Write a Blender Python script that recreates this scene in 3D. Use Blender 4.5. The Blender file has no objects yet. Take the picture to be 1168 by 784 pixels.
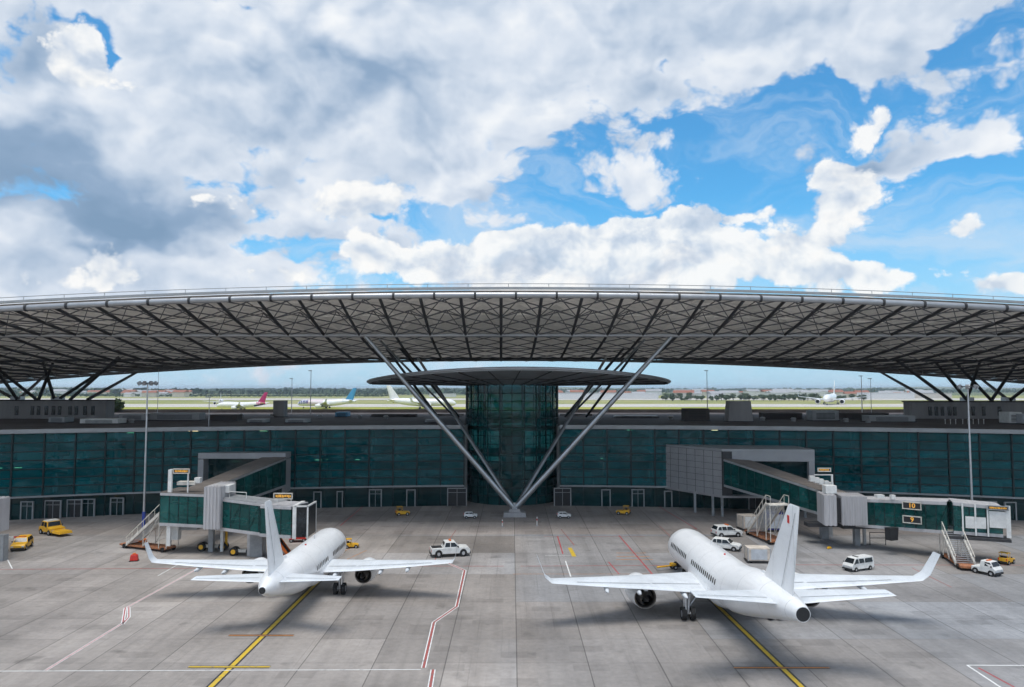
import bpy, math, random
from mathutils import Vector, Matrix
random.seed(7)
S = bpy.context.scene
COL = S.collection
R = math.radians

# ------------------------------------------------------------------ survey: camera frame and ground lookup
F = 850.0; W2 = 584.0; H2 = 392.0; CAMH = 20.0
TH = math.atan(51.0/F)
def ray(px, py):
    a = (px-W2)/F; b = (H2-py)/F
    return Vector((a, math.cos(TH)-math.sin(TH)*b, math.sin(TH)+math.cos(TH)*b))
def gr(px, py, h=0.0):
    d = ray(px, py); t = (h-CAMH)/d.z
    return Vector((d.x*t, d.y*t, h))
def at(px, py, Y):
    d = ray(px, py); t = Y/d.y
    return Vector((d.x*t, Y, CAMH+d.z*t))

# ------------------------------------------------------------------ helpers
def newmat(name):
    m = bpy.data.materials.new(name); m.use_nodes = True
    nt = m.node_tree
    return m, nt, nt.nodes['Principled BSDF'], nt.nodes['Material Output']
def N(nt, kind, **kw):
    n = nt.nodes.new(kind)
    for k, v in kw.items():
        if k in ('operation', 'blend_type', 'data_type', 'noise_dimensions', 'voronoi_dimensions', 'feature', 'sky_type', 'attribute_name', 'normalize', 'use_clamp', 'interpolation_type', 'clamp', 'attribute_type'):
            setattr(n, k, v)
        else:
            n.inputs[k].default_value = v
    return n
def L(nt, a, b): nt.links.new(a, b)
def rgba(c): return (c[0], c[1], c[2], 1.0)

def simple(name, col, rough=0.5, metal=0.0, var=0.12, scale=1.5, spec=0.5, bump=0.0, streak=False, tone=False, coat=0.0):
    m, nt, P, O = newmat(name)
    P.inputs['Roughness'].default_value = rough; P.inputs['Metallic'].default_value = metal
    P.inputs['Specular IOR Level'].default_value = spec; P.inputs['Coat Weight'].default_value = coat
    tc = N(nt, 'ShaderNodeTexCoord')
    mp = N(nt, 'ShaderNodeMapping'); mp.inputs['Scale'].default_value = (1, 1, 0.15) if streak else (1, 1, 1)
    L(nt, tc.outputs['Object'], mp.inputs['Vector'])
    nz = N(nt, 'ShaderNodeTexNoise', Scale=scale, Detail=6.0, Roughness=0.62)
    L(nt, mp.outputs[0], nz.inputs['Vector'])
    mr = N(nt, 'ShaderNodeMapRange'); mr.inputs[1].default_value = 0.3; mr.inputs[2].default_value = 0.7
    mr.inputs[3].default_value = 1-var; mr.inputs[4].default_value = 1+var*0.5
    L(nt, nz.outputs['Fac'], mr.inputs[0])
    mx = N(nt, 'ShaderNodeVectorMath', operation='SCALE'); mx.inputs[0].default_value = col
    L(nt, mr.outputs[0], mx.inputs['Scale'])
    outc = mx.outputs[0]
    if tone:
        at_ = N(nt, 'ShaderNodeAttribute', attribute_name='tone')
        mr2 = N(nt, 'ShaderNodeMapRange'); mr2.inputs[3].default_value = 0.72; mr2.inputs[4].default_value = 1.12
        L(nt, at_.outputs['Fac'], mr2.inputs[0])
        m2 = N(nt, 'ShaderNodeVectorMath', operation='SCALE'); L(nt, outc, m2.inputs[0]); L(nt, mr2.outputs[0], m2.inputs['Scale'])
        outc = m2.outputs[0]
    L(nt, outc, P.inputs['Base Color'])
    if bump:
        b = N(nt, 'ShaderNodeBump', Strength=bump, Distance=0.05); L(nt, nz.outputs['Fac'], b.inputs['Height']); L(nt, b.outputs[0], P.inputs['Normal'])
    return m

def glassmat(name, base, trans, alpha, rough=0.04, wob=0.0, wscale=0.25, spec=0.8):
    """tinted architectural glass: a dark glossy coat over tinted transmission"""
    m, nt, P, O = newmat(name)
    P.inputs['Roughness'].default_value = rough; P.inputs['Specular IOR Level'].default_value = spec
    at_ = N(nt, 'ShaderNodeAttribute', attribute_name='tone')
    mr = N(nt, 'ShaderNodeMapRange'); mr.inputs[3].default_value = 0.72; mr.inputs[4].default_value = 1.3
    L(nt, at_.outputs['Fac'], mr.inputs[0])
    m1 = N(nt, 'ShaderNodeVectorMath', operation='SCALE'); m1.inputs[0].default_value = base; L(nt, mr.outputs[0], m1.inputs['Scale'])
    tcg = N(nt, 'ShaderNodeTexCoord'); mg = N(nt, 'ShaderNodeMapping'); mg.inputs['Scale'].default_value = (.6, .6, 2.2); L(nt, tcg.outputs['Object'], mg.inputs['Vector'])
    ng = N(nt, 'ShaderNodeTexNoise', Scale=0.35, Detail=7.0, Roughness=.65, Distortion=1.2); L(nt, mg.outputs[0], ng.inputs['Vector'])
    rg_ = N(nt, 'ShaderNodeMapRange'); rg_.inputs[1].default_value = .40; rg_.inputs[2].default_value = .62; rg_.inputs[3].default_value = .72; rg_.inputs[4].default_value = 1.25; L(nt, ng.outputs['Fac'], rg_.inputs[0])
    m1b = N(nt, 'ShaderNodeVectorMath', operation='SCALE'); L(nt, m1.outputs[0], m1b.inputs[0]); L(nt, rg_.outputs[0], m1b.inputs['Scale'])
    L(nt, m1b.outputs[0], P.inputs['Base Color'])
    T = N(nt, 'ShaderNodeBsdfTransparent', Color=rgba(trans))
    mx = N(nt, 'ShaderNodeMixShader', Fac=alpha)
    L(nt, T.outputs[0], mx.inputs[1]); L(nt, P.outputs[0], mx.inputs[2]); L(nt, mx.outputs[0], O.inputs['Surface'])
    if wob:
        tc = N(nt, 'ShaderNodeTexCoord')
        ad = N(nt, 'ShaderNodeVectorMath', operation='MULTIPLY_ADD'); ad.inputs[1].default_value = (1, 1, 1)
        L(nt, tc.outputs['Object'], ad.inputs[0])
        sc = N(nt, 'ShaderNodeMath', operation='MULTIPLY'); sc.inputs[1].default_value = 9.0
        L(nt, at_.outputs['Fac'], sc.inputs[0]); L(nt, sc.outputs[0], ad.inputs[2])
        nz = N(nt, 'ShaderNodeTexNoise', Scale=wscale, Detail=2.0); L(nt, ad.outputs[0], nz.inputs['Vector'])
        b = N(nt, 'ShaderNodeBump', Strength=wob, Distance=0.4); L(nt, nz.outputs['Fac'], b.inputs['Height']); L(nt, b.outputs[0], P.inputs['Normal'])
    return m

class MB:
    def __init__(s): s.v = []; s.f = []; s.t = []; s.sm = []
    def add(s, vs, fs, smooth=False, tone=None):
        o = len(s.v); s.v += [tuple(v) for v in vs]
        for f in fs:
            s.f.append([i+o for i in f]); s.t.append(random.random() if tone is None else tone); s.sm.append(smooth)
        return s
    def box(s, c, d, rz=0, ry=0, top=None):
        """c centre, d dims; top=(sx,sy) scales the top face"""
        hx, hy, hz = d[0]/2, d[1]/2, d[2]/2
        tx, ty = top or (1, 1)
        P = [(-hx,-hy,-hz),(hx,-hy,-hz),(hx,hy,-hz),(-hx,hy,-hz),(-hx*tx,-hy*ty,hz),(hx*tx,-hy*ty,hz),(hx*tx,hy*ty,hz),(-hx*tx,hy*ty,hz)]
        M = Matrix.Translation(c) @ Matrix.Rotation(rz, 4, 'Z') @ Matrix.Rotation(ry, 4, 'Y')
        return s.add([M @ Vector(p) for p in P], [(0,3,2,1),(4,5,6,7),(0,1,5,4),(1,2,6,5),(2,3,7,6),(3,0,4,7)])
    def tube(s, p, q, r, r2=None, n=8, cap=True):
        p = Vector(p); q = Vector(q); r2 = r if r2 is None else r2
        d = (q-p).normalized(); u = d.orthogonal().normalized(); w = d.cross(u)
        vs = []
        for c, rr in ((p, r), (q, r2)):
            for i in range(n):
                a = 2*math.pi*i/n; vs.append(c+(u*math.cos(a)+w*math.sin(a))*rr)
        fs = [(i, (i+1) % n, n+(i+1) % n, n+i) for i in range(n)]
        s.add(vs, fs, n > 5)
        if cap: s.add(vs, [tuple(range(n-1, -1, -1)), tuple(range(n, 2*n))])
        return s
    def path(s, pts, r, n=8):
        """one continuous tube through the points"""
        pts = [Vector(p) for p in pts]; vs = []
        for i, p in enumerate(pts):
            d = (pts[min(i+1, len(pts)-1)]-pts[max(i-1, 0)]).normalized()
            u = d.cross(Vector((0, 0, 1))); u = (u if u.length > 1e-3 else d.orthogonal()).normalized(); w = u.cross(d)
            for k in range(n):
                a = 2*math.pi*k/n; vs.append(p+(u*math.cos(a)+w*math.sin(a))*r)
        fs = [(i*n+k, i*n+(k+1) % n, (i+1)*n+(k+1) % n, (i+1)*n+k) for i in range(len(pts)-1) for k in range(n)]
        return s.add(vs, fs, True)
    def loft(s, rings, closed=True, caps=True, smooth=True):
        n = len(rings[0]); vs = [p for r in rings for p in r]; m = n if closed else n-1
        fs = [(i*n+k, i*n+(k+1) % n, (i+1)*n+(k+1) % n, (i+1)*n+k) for i in range(len(rings)-1) for k in range(m)]
        s.add(vs, fs, smooth)
        if caps: s.add(rings[0], [tuple(range(n-1, -1, -1))]); s.add(rings[-1], [tuple(range(n))])
        return s
    def quad(s, *p, tone=None): return s.add(p, [tuple(range(len(p)))], False, tone)
    def slab(s, pts, z0, z1):
        n = len(pts); vs = [(p[0], p[1], z0) for p in pts]+[(p[0], p[1], z1) for p in pts]
        return s.add(vs, [tuple(range(n-1, -1, -1)), tuple(range(n, 2*n))]+[(i, (i+1) % n, n+(i+1) % n, n+i) for i in range(n)])
    def build(s, name, mat, parent=None, bevel=0, loc=None, recalc=True):
        me = bpy.data.meshes.new(name); me.from_pydata(s.v, [], s.f)
        me.polygons.foreach_set('use_smooth', s.sm)
        a = me.attributes.new('tone', 'FLOAT', 'FACE'); a.data.foreach_set('value', s.t)
        me.materials.append(mat)
        if recalc:
            import bmesh
            b = bmesh.new(); b.from_mesh(me); bmesh.ops.recalc_face_normals(b, faces=b.faces); b.to_mesh(me); b.free()
        me.update()
        o = bpy.data.objects.new(name, me); COL.objects.link(o)
        if parent: o.parent = parent
        if loc: o.location = loc
        if bevel:
            md = o.modifiers.new('bevel', 'BEVEL'); md.width = bevel; md.segments = 2; md.limit_method = 'ANGLE'; md.angle_limit = R(35)
        return o
def thing(name, label, cat, loc=(0, 0, 0), rz=0, group=None, scale=1):
    o = bpy.data.objects.new(name, None); COL.objects.link(o)
    o.location = loc; o.rotation_euler = (0, 0, rz); o.scale = (scale,)*3
    o['label'] = label; o['category'] = cat
    if group: o['group'] = group
    return o
def kids(o): return [c for c in bpy.data.objects if c.parent == o]
def dup(root, loc, rz, label, group=None, scale=None):
    def cp(o, par):
        c = o.copy(); COL.objects.link(c); c.parent = par
        for g in kids(o): cp(g, c)
        return c
    ch = kids(root)
    r = root.copy(); COL.objects.link(r); r.location = loc; r.rotation_euler = (0, 0, rz); r['label'] = label
    if group: r['group'] = group
    if scale: r.scale = (scale,)*3
    for c in ch: cp(c, r)
    return r
def struct(name, mb, m):
    o = mb.build(name, m); o['kind'] = 'structure'; return o
def wheel(parent, c, r, w, axis='Y', name='wheel'):
    d = Vector((0, w/2, 0)) if axis == 'Y' else Vector((w/2, 0, 0)); c = Vector(c)
    t = MB().tube(c-d, c+d, r, n=16).build(name, M['rubber'], parent, bevel=0.03)
    MB().tube(c-d*1.06, c+d*1.06, r*0.5, n=12).build('rim', M['alu'], t)
    return t

# ------------------------------------------------------------------ materials
M = {}
M['white'] = simple('aircraft_white_paint', (0.88, 0.885, 0.89), 0.32, var=0.07, scale=0.35, coat=0.3)
def skin_lines(m, px=1.75, amt=.66):
    nt = m.node_tree; P = nt.nodes['Principled BSDF']; src = P.inputs['Base Color'].links[0].from_socket
    tc = N(nt, 'ShaderNodeTexCoord'); sp = N(nt, 'ShaderNodeSeparateXYZ'); L(nt, tc.outputs['Object'], sp.inputs[0])
    a = N(nt, 'ShaderNodeMath', operation='PINGPONG'); L(nt, sp.outputs[1], a.inputs[0]); a.inputs[1].default_value = px
    g = N(nt, 'ShaderNodeMath', operation='LESS_THAN'); L(nt, a.outputs[0], g.inputs[0]); g.inputs[1].default_value = .022
    r = N(nt, 'ShaderNodeMapRange'); r.inputs[3].default_value = 1.0; r.inputs[4].default_value = amt; L(nt, g.outputs[0], r.inputs[0])
    mp = N(nt, 'ShaderNodeMapping'); mp.inputs['Scale'].default_value = (2.5, .25, 1.2); L(nt, tc.outputs['Object'], mp.inputs['Vector'])
    nz = N(nt, 'ShaderNodeTexNoise', Scale=1.6, Detail=6.0, Roughness=.7); L(nt, mp.outputs[0], nz.inputs['Vector'])
    r2 = N(nt, 'ShaderNodeMapRange'); r2.inputs[1].default_value = .5; r2.inputs[2].default_value = .75; r2.inputs[3].default_value = 1.0; r2.inputs[4].default_value = .91; L(nt, nz.outputs['Fac'], r2.inputs[0])
    mm = N(nt, 'ShaderNodeMath', operation='MULTIPLY'); L(nt, r.outputs[0], mm.inputs[0]); L(nt, r2.outputs[0], mm.inputs[1])
    v = N(nt, 'ShaderNodeVectorMath', operation='SCALE'); L(nt, src, v.inputs[0]); L(nt, mm.outputs[0], v.inputs['Scale']); L(nt, v.outputs[0], P.inputs['Base Color'])
skin_lines(M['white'])
M['wing'] = simple('wing_grey_paint', (0.70, 0.735, 0.77), 0.38, var=0.14, scale=0.5)
skin_lines(M['wing'], 1.1, .9)
M['vwhite'] = simple('vehicle_white_paint', (0.74, 0.74, 0.72), 0.4, var=0.2, scale=1.2)
M['dirtywhite'] = simple('worn_white_paint', (0.70, 0.66, 0.59), 0.55, var=0.35, scale=2.0)
M['yellow'] = simple('yellow_paint', (0.78, 0.42, 0.02), 0.42, var=0.18, scale=1.6)
M['orange'] = simple('orange_paint', (0.72, 0.16, 0.02), 0.5, var=0.2)
M['rust'] = simple('rusty_red_chassis_paint', (0.42, 0.17, 0.08), 0.7, var=0.5, scale=3)
M['red'] = simple('red_paint', (0.60, 0.03, 0.02), 0.45, var=0.2)
M['magenta'] = simple('magenta_paint', (0.45, 0.01, 0.12), 0.4)
M['navy'] = simple('navy_paint', (0.03, 0.04, 0.22), 0.4)
M['skyblue'] = simple('light_blue_paint', (0.05, 0.30, 0.55), 0.4)
M['bluepaint'] = simple('blue_band_paint', (0.03, 0.06, 0.32), 0.5)
M['black'] = simple('black_paint', (0.02, 0.02, 0.022), 0.6)
M['rubber'] = simple('tyre_rubber', (0.016, 0.016, 0.017), 0.85)
M['alu'] = simple('aluminium', (0.55, 0.56, 0.58), 0.35, 0.7, var=0.2)
M['latticesteel'] = simple('grey_lattice_steel', (0.13, 0.13, 0.135), 0.55, 0.2, var=0.3)
M['steel'] = simple('brushed_steel_column', (0.42, 0.44, 0.46), 0.34, 0.85, var=0.15, scale=0.6)
M['tubesteel'] = simple('canopy_tube_steel', (0.42, 0.43, 0.45), 0.36, 0.6, var=0.2, scale=0.4)
M['darksteel'] = simple('dark_lattice_steel', (0.05, 0.05, 0.054), 0.6, 0.2, var=0.3)
M['hotmetal'] = simple('engine_exhaust_metal', (0.20, 0.18, 0.165), 0.4, 0.8, var=0.3, scale=3)
M['carglass'] = simple('vehicle_glass', (0.01, 0.014, 0.018), 0.16, var=0.1, spec=0.5)
M['seam'] = simple('seam_sealant', (0.07, 0.08, 0.09), 0.7)
M['cladding'] = simple('grey_metal_cladding', (0.34, 0.34, 0.35), 0.5, 0.1, var=0.12, scale=0.6)
M['concretewall'] = simple('grey_render_wall', (0.33, 0.32, 0.325), 0.85, var=0.25, scale=0.4, streak=True)
M['fascia'] = simple('pale_metal_fascia', (0.34, 0.35, 0.36), 0.45, 0.2, var=0.2, scale=0.3)
M['roofing'] = simple('dark_roof_membrane', (0.085, 0.072, 0.070), 0.9, var=0.5, scale=0.12)
M['bridge_roof'] = simple('brown_ribbed_roof', (0.15, 0.13, 0.115), 0.8, var=0.3, scale=0.7)
M['bridge_white'] = simple('corrugated_white_panel', (0.47, 0.46, 0.47), 0.5, var=0.25, scale=1.0, streak=True)
M['bridge_grey'] = simple('bridge_grey_paint', (0.30, 0.31, 0.32), 0.5, var=0.3, scale=0.9)
M['skin'] = simple('canopy_soffit_panel', (0.84, 0.80, 0.74), 0.75, var=0.2, scale=0.5, tone=True)
M['skintop'] = simple('canopy_roof_sheet', (0.38, 0.39, 0.40), 0.5, 0.2)
M['interior'] = simple('interior_dark_wall', (0.30, 0.33, 0.32), 0.8, var=0.5, scale=0.15)
M['slab'] = simple('interior_floor_slab', (0.12, 0.14, 0.14), 0.8, var=0.3)
M['mullion'] = simple('dark_green_mullion', (0.010, 0.022, 0.026), 0.4, 0.3)
M['crate'] = simple('container_panel', (0.66, 0.58, 0.50), 0.55, var=0.3, scale=1.5)
M['curtain'] = simple('container_silver_curtain', (0.55, 0.58, 0.62), 0.45, var=0.2)
M['glass'] = glassmat('teal_facade_glass', (0.003, 0.112, 0.132), (0.12, 0.66, 0.72), 0.62, wob=0.5, wscale=0.35, spec=.4)
M['glass_low'] = glassmat('dark_ground_floor_glass', (0.006, 0.045, 0.050), (0.16, 0.32, 0.33), 0.68, wob=0.2, spec=.5)
M['glass_drum'] = glassmat('teal_drum_glass', (0.008, 0.07, 0.075), (0.18, 0.62, 0.66), 0.66, wob=0.2, spec=.5)
M['glass_bridge'] = glassmat('green_bridge_glass', (0.006, 0.080, 0.076), (0.22, 0.50, 0.47), 0.74, wob=0.1, wscale=0.6, spec=.5)

def emis(name, col, st):
    m, nt, P, O = newmat(name)
    P.inputs['Base Color'].default_value = rgba(col); P.inputs['Emission Color'].default_value = rgba(col); P.inputs['Emission Strength'].default_value = st
    return m
M['sign_lit'] = emis('lit_amber_lettering', (0.85, 0.42, 0.06), 0.25)
M['ceiling_lamp'] = emis('lit_interior_lamp', (1.0, 0.82, 0.45), 1.6)

# apron concrete : slabs with joints, patch tones, stains
def apron_mat():
    m, nt, P, O = newmat('apron_concrete')
    P.inputs['Roughness'].default_value = 0.78; P.inputs['Specular IOR Level'].default_value = 0.3
    geo = N(nt, 'ShaderNodeNewGeometry')
    def floorv(sx, sy, ox=0.0, oy=0.0):
        a = N(nt, 'ShaderNodeVectorMath', operation='MULTIPLY_ADD'); a.inputs[1].default_value = (1/sx, 1/sy, 0); a.inputs[2].default_value = (ox, oy, 0)
        L(nt, geo.outputs['Position'], a.inputs[0])
        f = N(nt, 'ShaderNodeVectorMath', operation='FLOOR'); L(nt, a.outputs[0], f.inputs[0])
        fr = N(nt, 'ShaderNodeVectorMath', operation='FRACTION'); L(nt, a.outputs[0], fr.inputs[0])
        return f.outputs[0], fr.outputs[0]
    def wn(v):
        w = N(nt, 'ShaderNodeTexWhiteNoise', noise_dimensions='2D'); L(nt, v, w.inputs['Vector']); return w.outputs['Value']
    def rng(v, a, b, i0=0.0, i1=1.0):
        r = N(nt, 'ShaderNodeMapRange'); r.inputs[1].default_value = i0; r.inputs[2].default_value = i1; r.inputs[3].default_value = a; r.inputs[4].default_value = b
        L(nt, v, r.inputs[0]); return r.outputs[0]
    def mul(a, b):
        x = N(nt, 'ShaderNodeMath', operation='MULTIPLY')
        for i, k in enumerate((a, b)):
            if isinstance(k, float): x.inputs[i].default_value = k
            else: L(nt, k, x.inputs[i])
        return x.outputs[0]
    SX, SY = 5.2, 5.2
    c1, f1 = floorv(SX, SY, -0.067, 0.3)
    c2, f2 = floorv(SX*3, SY*2.0, -0.067/3, 0.15)
    c3, f3 = floorv(SX*1, SY*4, -0.067, 0.075)
    t = mul(rng(wn(c1), 0.88, 1.07), rng(wn(c2), 0.83, 1.10))
    t = mul(t, rng(wn(c3), 0.92, 1.06))
    n1 = N(nt, 'ShaderNodeTexNoise', Scale=0.09, Detail=6.0, Roughness=0.6); L(nt, geo.outputs['Position'], n1.inputs['Vector'])
    t = mul(t, rng(n1.outputs['Fac'], 0.76, 1.14, 0.32, 0.66))
    n2 = N(nt, 'ShaderNodeTexNoise', Scale=1.8, Detail=7.0, Roughness=0.7); L(nt, geo.outputs['Position'], n2.inputs['Vector'])
    t = mul(t, rng(n2.outputs['Fac'], 0.84, 1.10, 0.3, 0.7))
    # brushing / tyre streaks along the taxi direction
    mp = N(nt, 'ShaderNodeMapping'); mp.inputs['Scale'].default_value = (1.3, 0.05, 1); L(nt, geo.outputs['Position'], mp.inputs['Vector'])
    n3 = N(nt, 'ShaderNodeTexNoise', Scale=0.7, Detail=4.0); L(nt, mp.outputs[0], n3.inputs['Vector'])
    t = mul(t, rng(n3.outputs['Fac'], 1.05, 0.88, 0.45, 0.75))
    # oil spots
    n4 = N(nt, 'ShaderNodeTexNoise', Scale=0.35, Detail=3.0); L(nt, geo.outputs['Position'], n4.inputs['Vector'])
    t = mul(t, rng(n4.outputs['Fac'], 1.0, 0.60, 0.64, 0.78))
    # patched panels, cut across the slab grid
    c5, f5 = floorv(2.6, 1.3, 0.31, 0.4)
    t = mul(t, rng(wn(c5), 1.0, 0.86, 0.93, 0.94))
    # long thin scuffs left by tyres
    mp6 = N(nt, 'ShaderNodeMapping'); mp6.inputs['Scale'].default_value = (6.0, 0.08, 1); mp6.inputs['Rotation'].default_value = (0, 0, 0.12); L(nt, geo.outputs['Position'], mp6.inputs['Vector'])
    n6 = N(nt, 'ShaderNodeTexNoise', Scale=0.8, Detail=3.0); L(nt, mp6.outputs[0], n6.inputs['Vector'])
    t = mul(t, rng(n6.outputs['Fac'], 1.0, 0.84, 0.60, 0.72))
    # joints
    sp = N(nt, 'ShaderNodeSeparateXYZ'); L(nt, f1, sp.inputs[0])
    def joint(o, w, size):
        d = N(nt, 'ShaderNodeMath', operation='SUBTRACT'); L(nt, o, d.inputs[0]); d.inputs[1].default_value = 0.5
        a = N(nt, 'ShaderNodeMath', operation='ABSOLUTE'); L(nt, d.outputs[0], a.inputs[0])
        g = N(nt, 'ShaderNodeMath', operation='GREATER_THAN'); L(nt, a.outputs[0], g.inputs[0]); g.inputs[1].default_value = 0.5-w/size
        return g.outputs[0]
    sp3 = N(nt, 'ShaderNodeSeparateXYZ'); L(nt, f3, sp3.inputs[0])
    jx = joint(sp.outputs[0], 0.04, SX); jy = joint(sp.outputs[1], 0.03, SY)
    t = mul(t, rng(jx, 1.0, 0.48)); t = mul(t, rng(jy, 1.0, 0.62))
    # warm / cool blocks
    cm = N(nt, 'ShaderNodeMix', data_type='RGBA'); cm.inputs[6].default_value = (0.340, 0.308, 0.284, 1); cm.inputs[7].default_value = (0.275, 0.282, 0.296, 1)
    sx = N(nt, 'ShaderNodeSeparateXYZ'); L(nt, geo.outputs['Position'], sx.inputs[0])
    side = rng(sx.outputs[0], -0.15, 0.55, -3.0, 3.0)
    ad = N(nt, 'ShaderNodeMath', operation='ADD', use_clamp=True); L(nt, side, ad.inputs[0]); L(nt, rng(wn(c2), -0.35, 0.5), ad.inputs[1])
    L(nt, ad.outputs[0], cm.inputs[0])
    # paler, warmer concrete painted under the canopy to lift its shade
    canopy_lift = N(nt, 'ShaderNodeMath', operation='GREATER_THAN'); L(nt, sx.outputs[1], canopy_lift.inputs[0]); canopy_lift.inputs[1].default_value = 103.5
    cm2 = N(nt, 'ShaderNodeMix', data_type='RGBA'); L(nt, canopy_lift.outputs[0], cm2.inputs[0]); L(nt, cm.outputs[2], cm2.inputs[6]); cm2.inputs[7].default_value = (0.365, 0.322, 0.294, 1)
    fin = N(nt, 'ShaderNodeVectorMath', operation='SCALE'); L(nt, cm2.outputs[2], fin.inputs[0]); L(nt, t, fin.inputs['Scale'])
    L(nt, fin.outputs[0], P.inputs['Base Color'])
    L(nt, rng(n1.outputs['Fac'], 0.6, 0.85, 0.35, 0.65), P.inputs['Roughness'])
    b = N(nt, 'ShaderNodeBump', Strength=0.25, Distance=0.02); L(nt, n2.outputs['Fac'], b.inputs['Height']); L(nt, b.outputs[0], P.inputs['Normal'])
    return m
M['apron'] = apron_mat()
def groundmat(name, c1, c2, scale, stretch=(1, 1, 1)):
    m, nt, P, O = newmat(name); P.inputs['Roughness'].default_value = 0.95; P.inputs['Specular IOR Level'].default_value = 0.15
    geo = N(nt, 'ShaderNodeNewGeometry'); mp = N(nt, 'ShaderNodeMapping'); mp.inputs['Scale'].default_value = stretch
    L(nt, geo.outputs['Position'], mp.inputs[0])
    nz = N(nt, 'ShaderNodeTexNoise', Scale=scale, Detail=8.0, Roughness=0.65); L(nt, mp.outputs[0], nz.inputs['Vector'])
    mr = N(nt, 'ShaderNodeMapRange'); mr.inputs[1].default_value = 0.38; mr.inputs[2].default_value = 0.62; L(nt, nz.outputs['Fac'], mr.inputs[0])
    cm = N(nt, 'ShaderNodeMix', data_type='RGBA'); cm.inputs[6].default_value = rgba(c1); cm.inputs[7].default_value = rgba(c2)
    L(nt, mr.outputs[0], cm.inputs[0]); L(nt, cm.outputs[2], P.inputs['Base Color'])
    return m
M['farland'] = groundmat('distant_farmland', (0.07, 0.11, 0.045), (0.22, 0.22, 0.12), 0.004, (1, 0.35, 1))
M['grass'] = groundmat('mown_airfield_grass', (0.25, 0.28, 0.04), (0.38, 0.36, 0.08), 0.02, (0.4, 1, 1))
M['grass2'] = groundmat('dry_airfield_grass', (0.22, 0.25, 0.08), (0.36, 0.34, 0.16), 0.012, (0.4, 1, 1))
M['runway'] = groundmat('pale_runway_concrete', (0.45, 0.43, 0.39), (0.58, 0.55, 0.51), 0.03, (0.2, 1, 1))
def paint(name, col, wear=0.35):
    m, nt, P, O = newmat(name); P.inputs['Roughness'].default_value = 0.6
    geo = N(nt, 'ShaderNodeNewGeometry'); nz = N(nt, 'ShaderNodeTexNoise', Scale=2.2, Detail=9.0, Roughness=0.75); L(nt, geo.outputs['Position'], nz.inputs['Vector'])
    mr = N(nt, 'ShaderNodeMapRange'); mr.inputs[1].default_value = 0.52; mr.inputs[2].default_value = 0.66; mr.inputs[4].default_value = wear*2; L(nt, nz.outputs['Fac'], mr.inputs[0])
    cm = N(nt, 'ShaderNodeMix', data_type='RGBA'); cm.inputs[6].default_value = rgba(col); cm.inputs[7].default_value = (0.17, 0.165, 0.16, 1)
    L(nt, mr.outputs[0], cm.inputs[0]); L(nt, cm.outputs[2], P.inputs['Base Color'])
    return m
M['p_yellow'] = paint('yellow_marking_paint', (0.62, 0.42, 0.03)); M['p_black'] = paint('black_marking_paint', (0.035, 0.035, 0.035), 0.2)
M['p_white'] = paint('white_marking_paint', (0.74, 0.74, 0.73), .4); M['p_red'] = paint('red_marking_paint', (0.45, 0.05, 0.06)); M['p_red_old'] = paint('worn_red_marking_paint', (0.36, 0.09, 0.08), 0.5)
M['p_orange'] = paint('orange_marking_paint', (0.5, 0.20, 0.05), 0.4)
def leafmat(name, a, b):
    m, nt, P, O = newmat(name); P.inputs['Roughness'].default_value = 0.8
    t = N(nt, 'ShaderNodeAttribute', attribute_name='tone'); cm = N(nt, 'ShaderNodeMix', data_type='RGBA'); cm.inputs[6].default_value = rgba(a); cm.inputs[7].default_value = rgba(b)
    L(nt, t.outputs['Fac'], cm.inputs[0]); L(nt, cm.outputs[2], P.inputs['Base Color']); return m
M['leaf'] = leafmat('distant_tree_foliage', (0.025, 0.05, 0.02), (0.07, 0.105, 0.04))
M['wood_leaf'] = leafmat('far_woodland_foliage', (0.03, 0.06, 0.035), (0.06, 0.10, 0.05))
M['bark'] = simple('bark', (0.08, 0.06, 0.045), 0.9)
M['housewall'] = simple('pale_house_wall', (0.55, 0.52, 0.47), 0.8); M['hall'] = simple('white_hall_wall', (0.66, 0.67, 0.68), 0.6)
M['tile'] = simple('red_tile_roof', (0.30, 0.12, 0.08), 0.85); M['greyroof'] = simple('grey_far_roof', (0.34, 0.35, 0.37), 0.7)

# ------------------------------------------------------------------ ground
struct('ground', MB().quad((-14000, -300, -0.35), (14000, -300, -0.35), (14000, 22000, -0.35), (-14000, 22000, -0.35)), M['farland'])
struct('apron', MB().quad((-420, -60, 0), (420, -60, 0), (420, 190, 0), (-420, 190, 0)), M['apron'])
def strip(name, y0, y1, m, z, x0=-3500, x1=3500):
    a = gr(W2, y0).y; b = gr(W2, y1).y
    struct(name, MB().quad((x0, b, z), (x1, b, z), (x1, a, z), (x0, a, z)), m)
a_ = gr(W2, 469.5).y
struct('runway_apron', MB().quad((-3500, 190.5, -0.02), (3500, 190.5, -0.02), (3500, a_, -0.02), (-3500, a_, -0.02)), M['runway'])
strip('grass_verge', 464.5, 469.4, M['grass'], -0.05)
strip('taxiway', 461.0, 464.4, M['runway'], 0.0)
strip('grass_field', 456.6, 460.9, M['grass2'], -0.1)
strip('runway', 454.6, 456.5, M['runway'], 0.05)
strip('grass_field', 451.2, 454.5, M['grass2'], -0.1)
# low hills on the horizon
hm = MB(); n = 80; rows = []
for j, (yy, amp) in enumerate(((7200, 0), (8200, 22), (9800, 40), (12500, 8))):
    rows.append([(-12000+24000*i/n, yy+300*math.sin(i*0.7+j), -2+amp*(0.5+0.35*math.sin(i*0.31+j)+0.3*math.sin(i*0.83+2*j))) for i in range(n+1)])
for j in range(3):
    for i in range(n): hm.add([rows[j][i], rows[j][i+1], rows[j+1][i+1], rows[j+1][i]], [(0, 1, 2, 3)], True)
struct('hills', hm, M['farland'])

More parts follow.
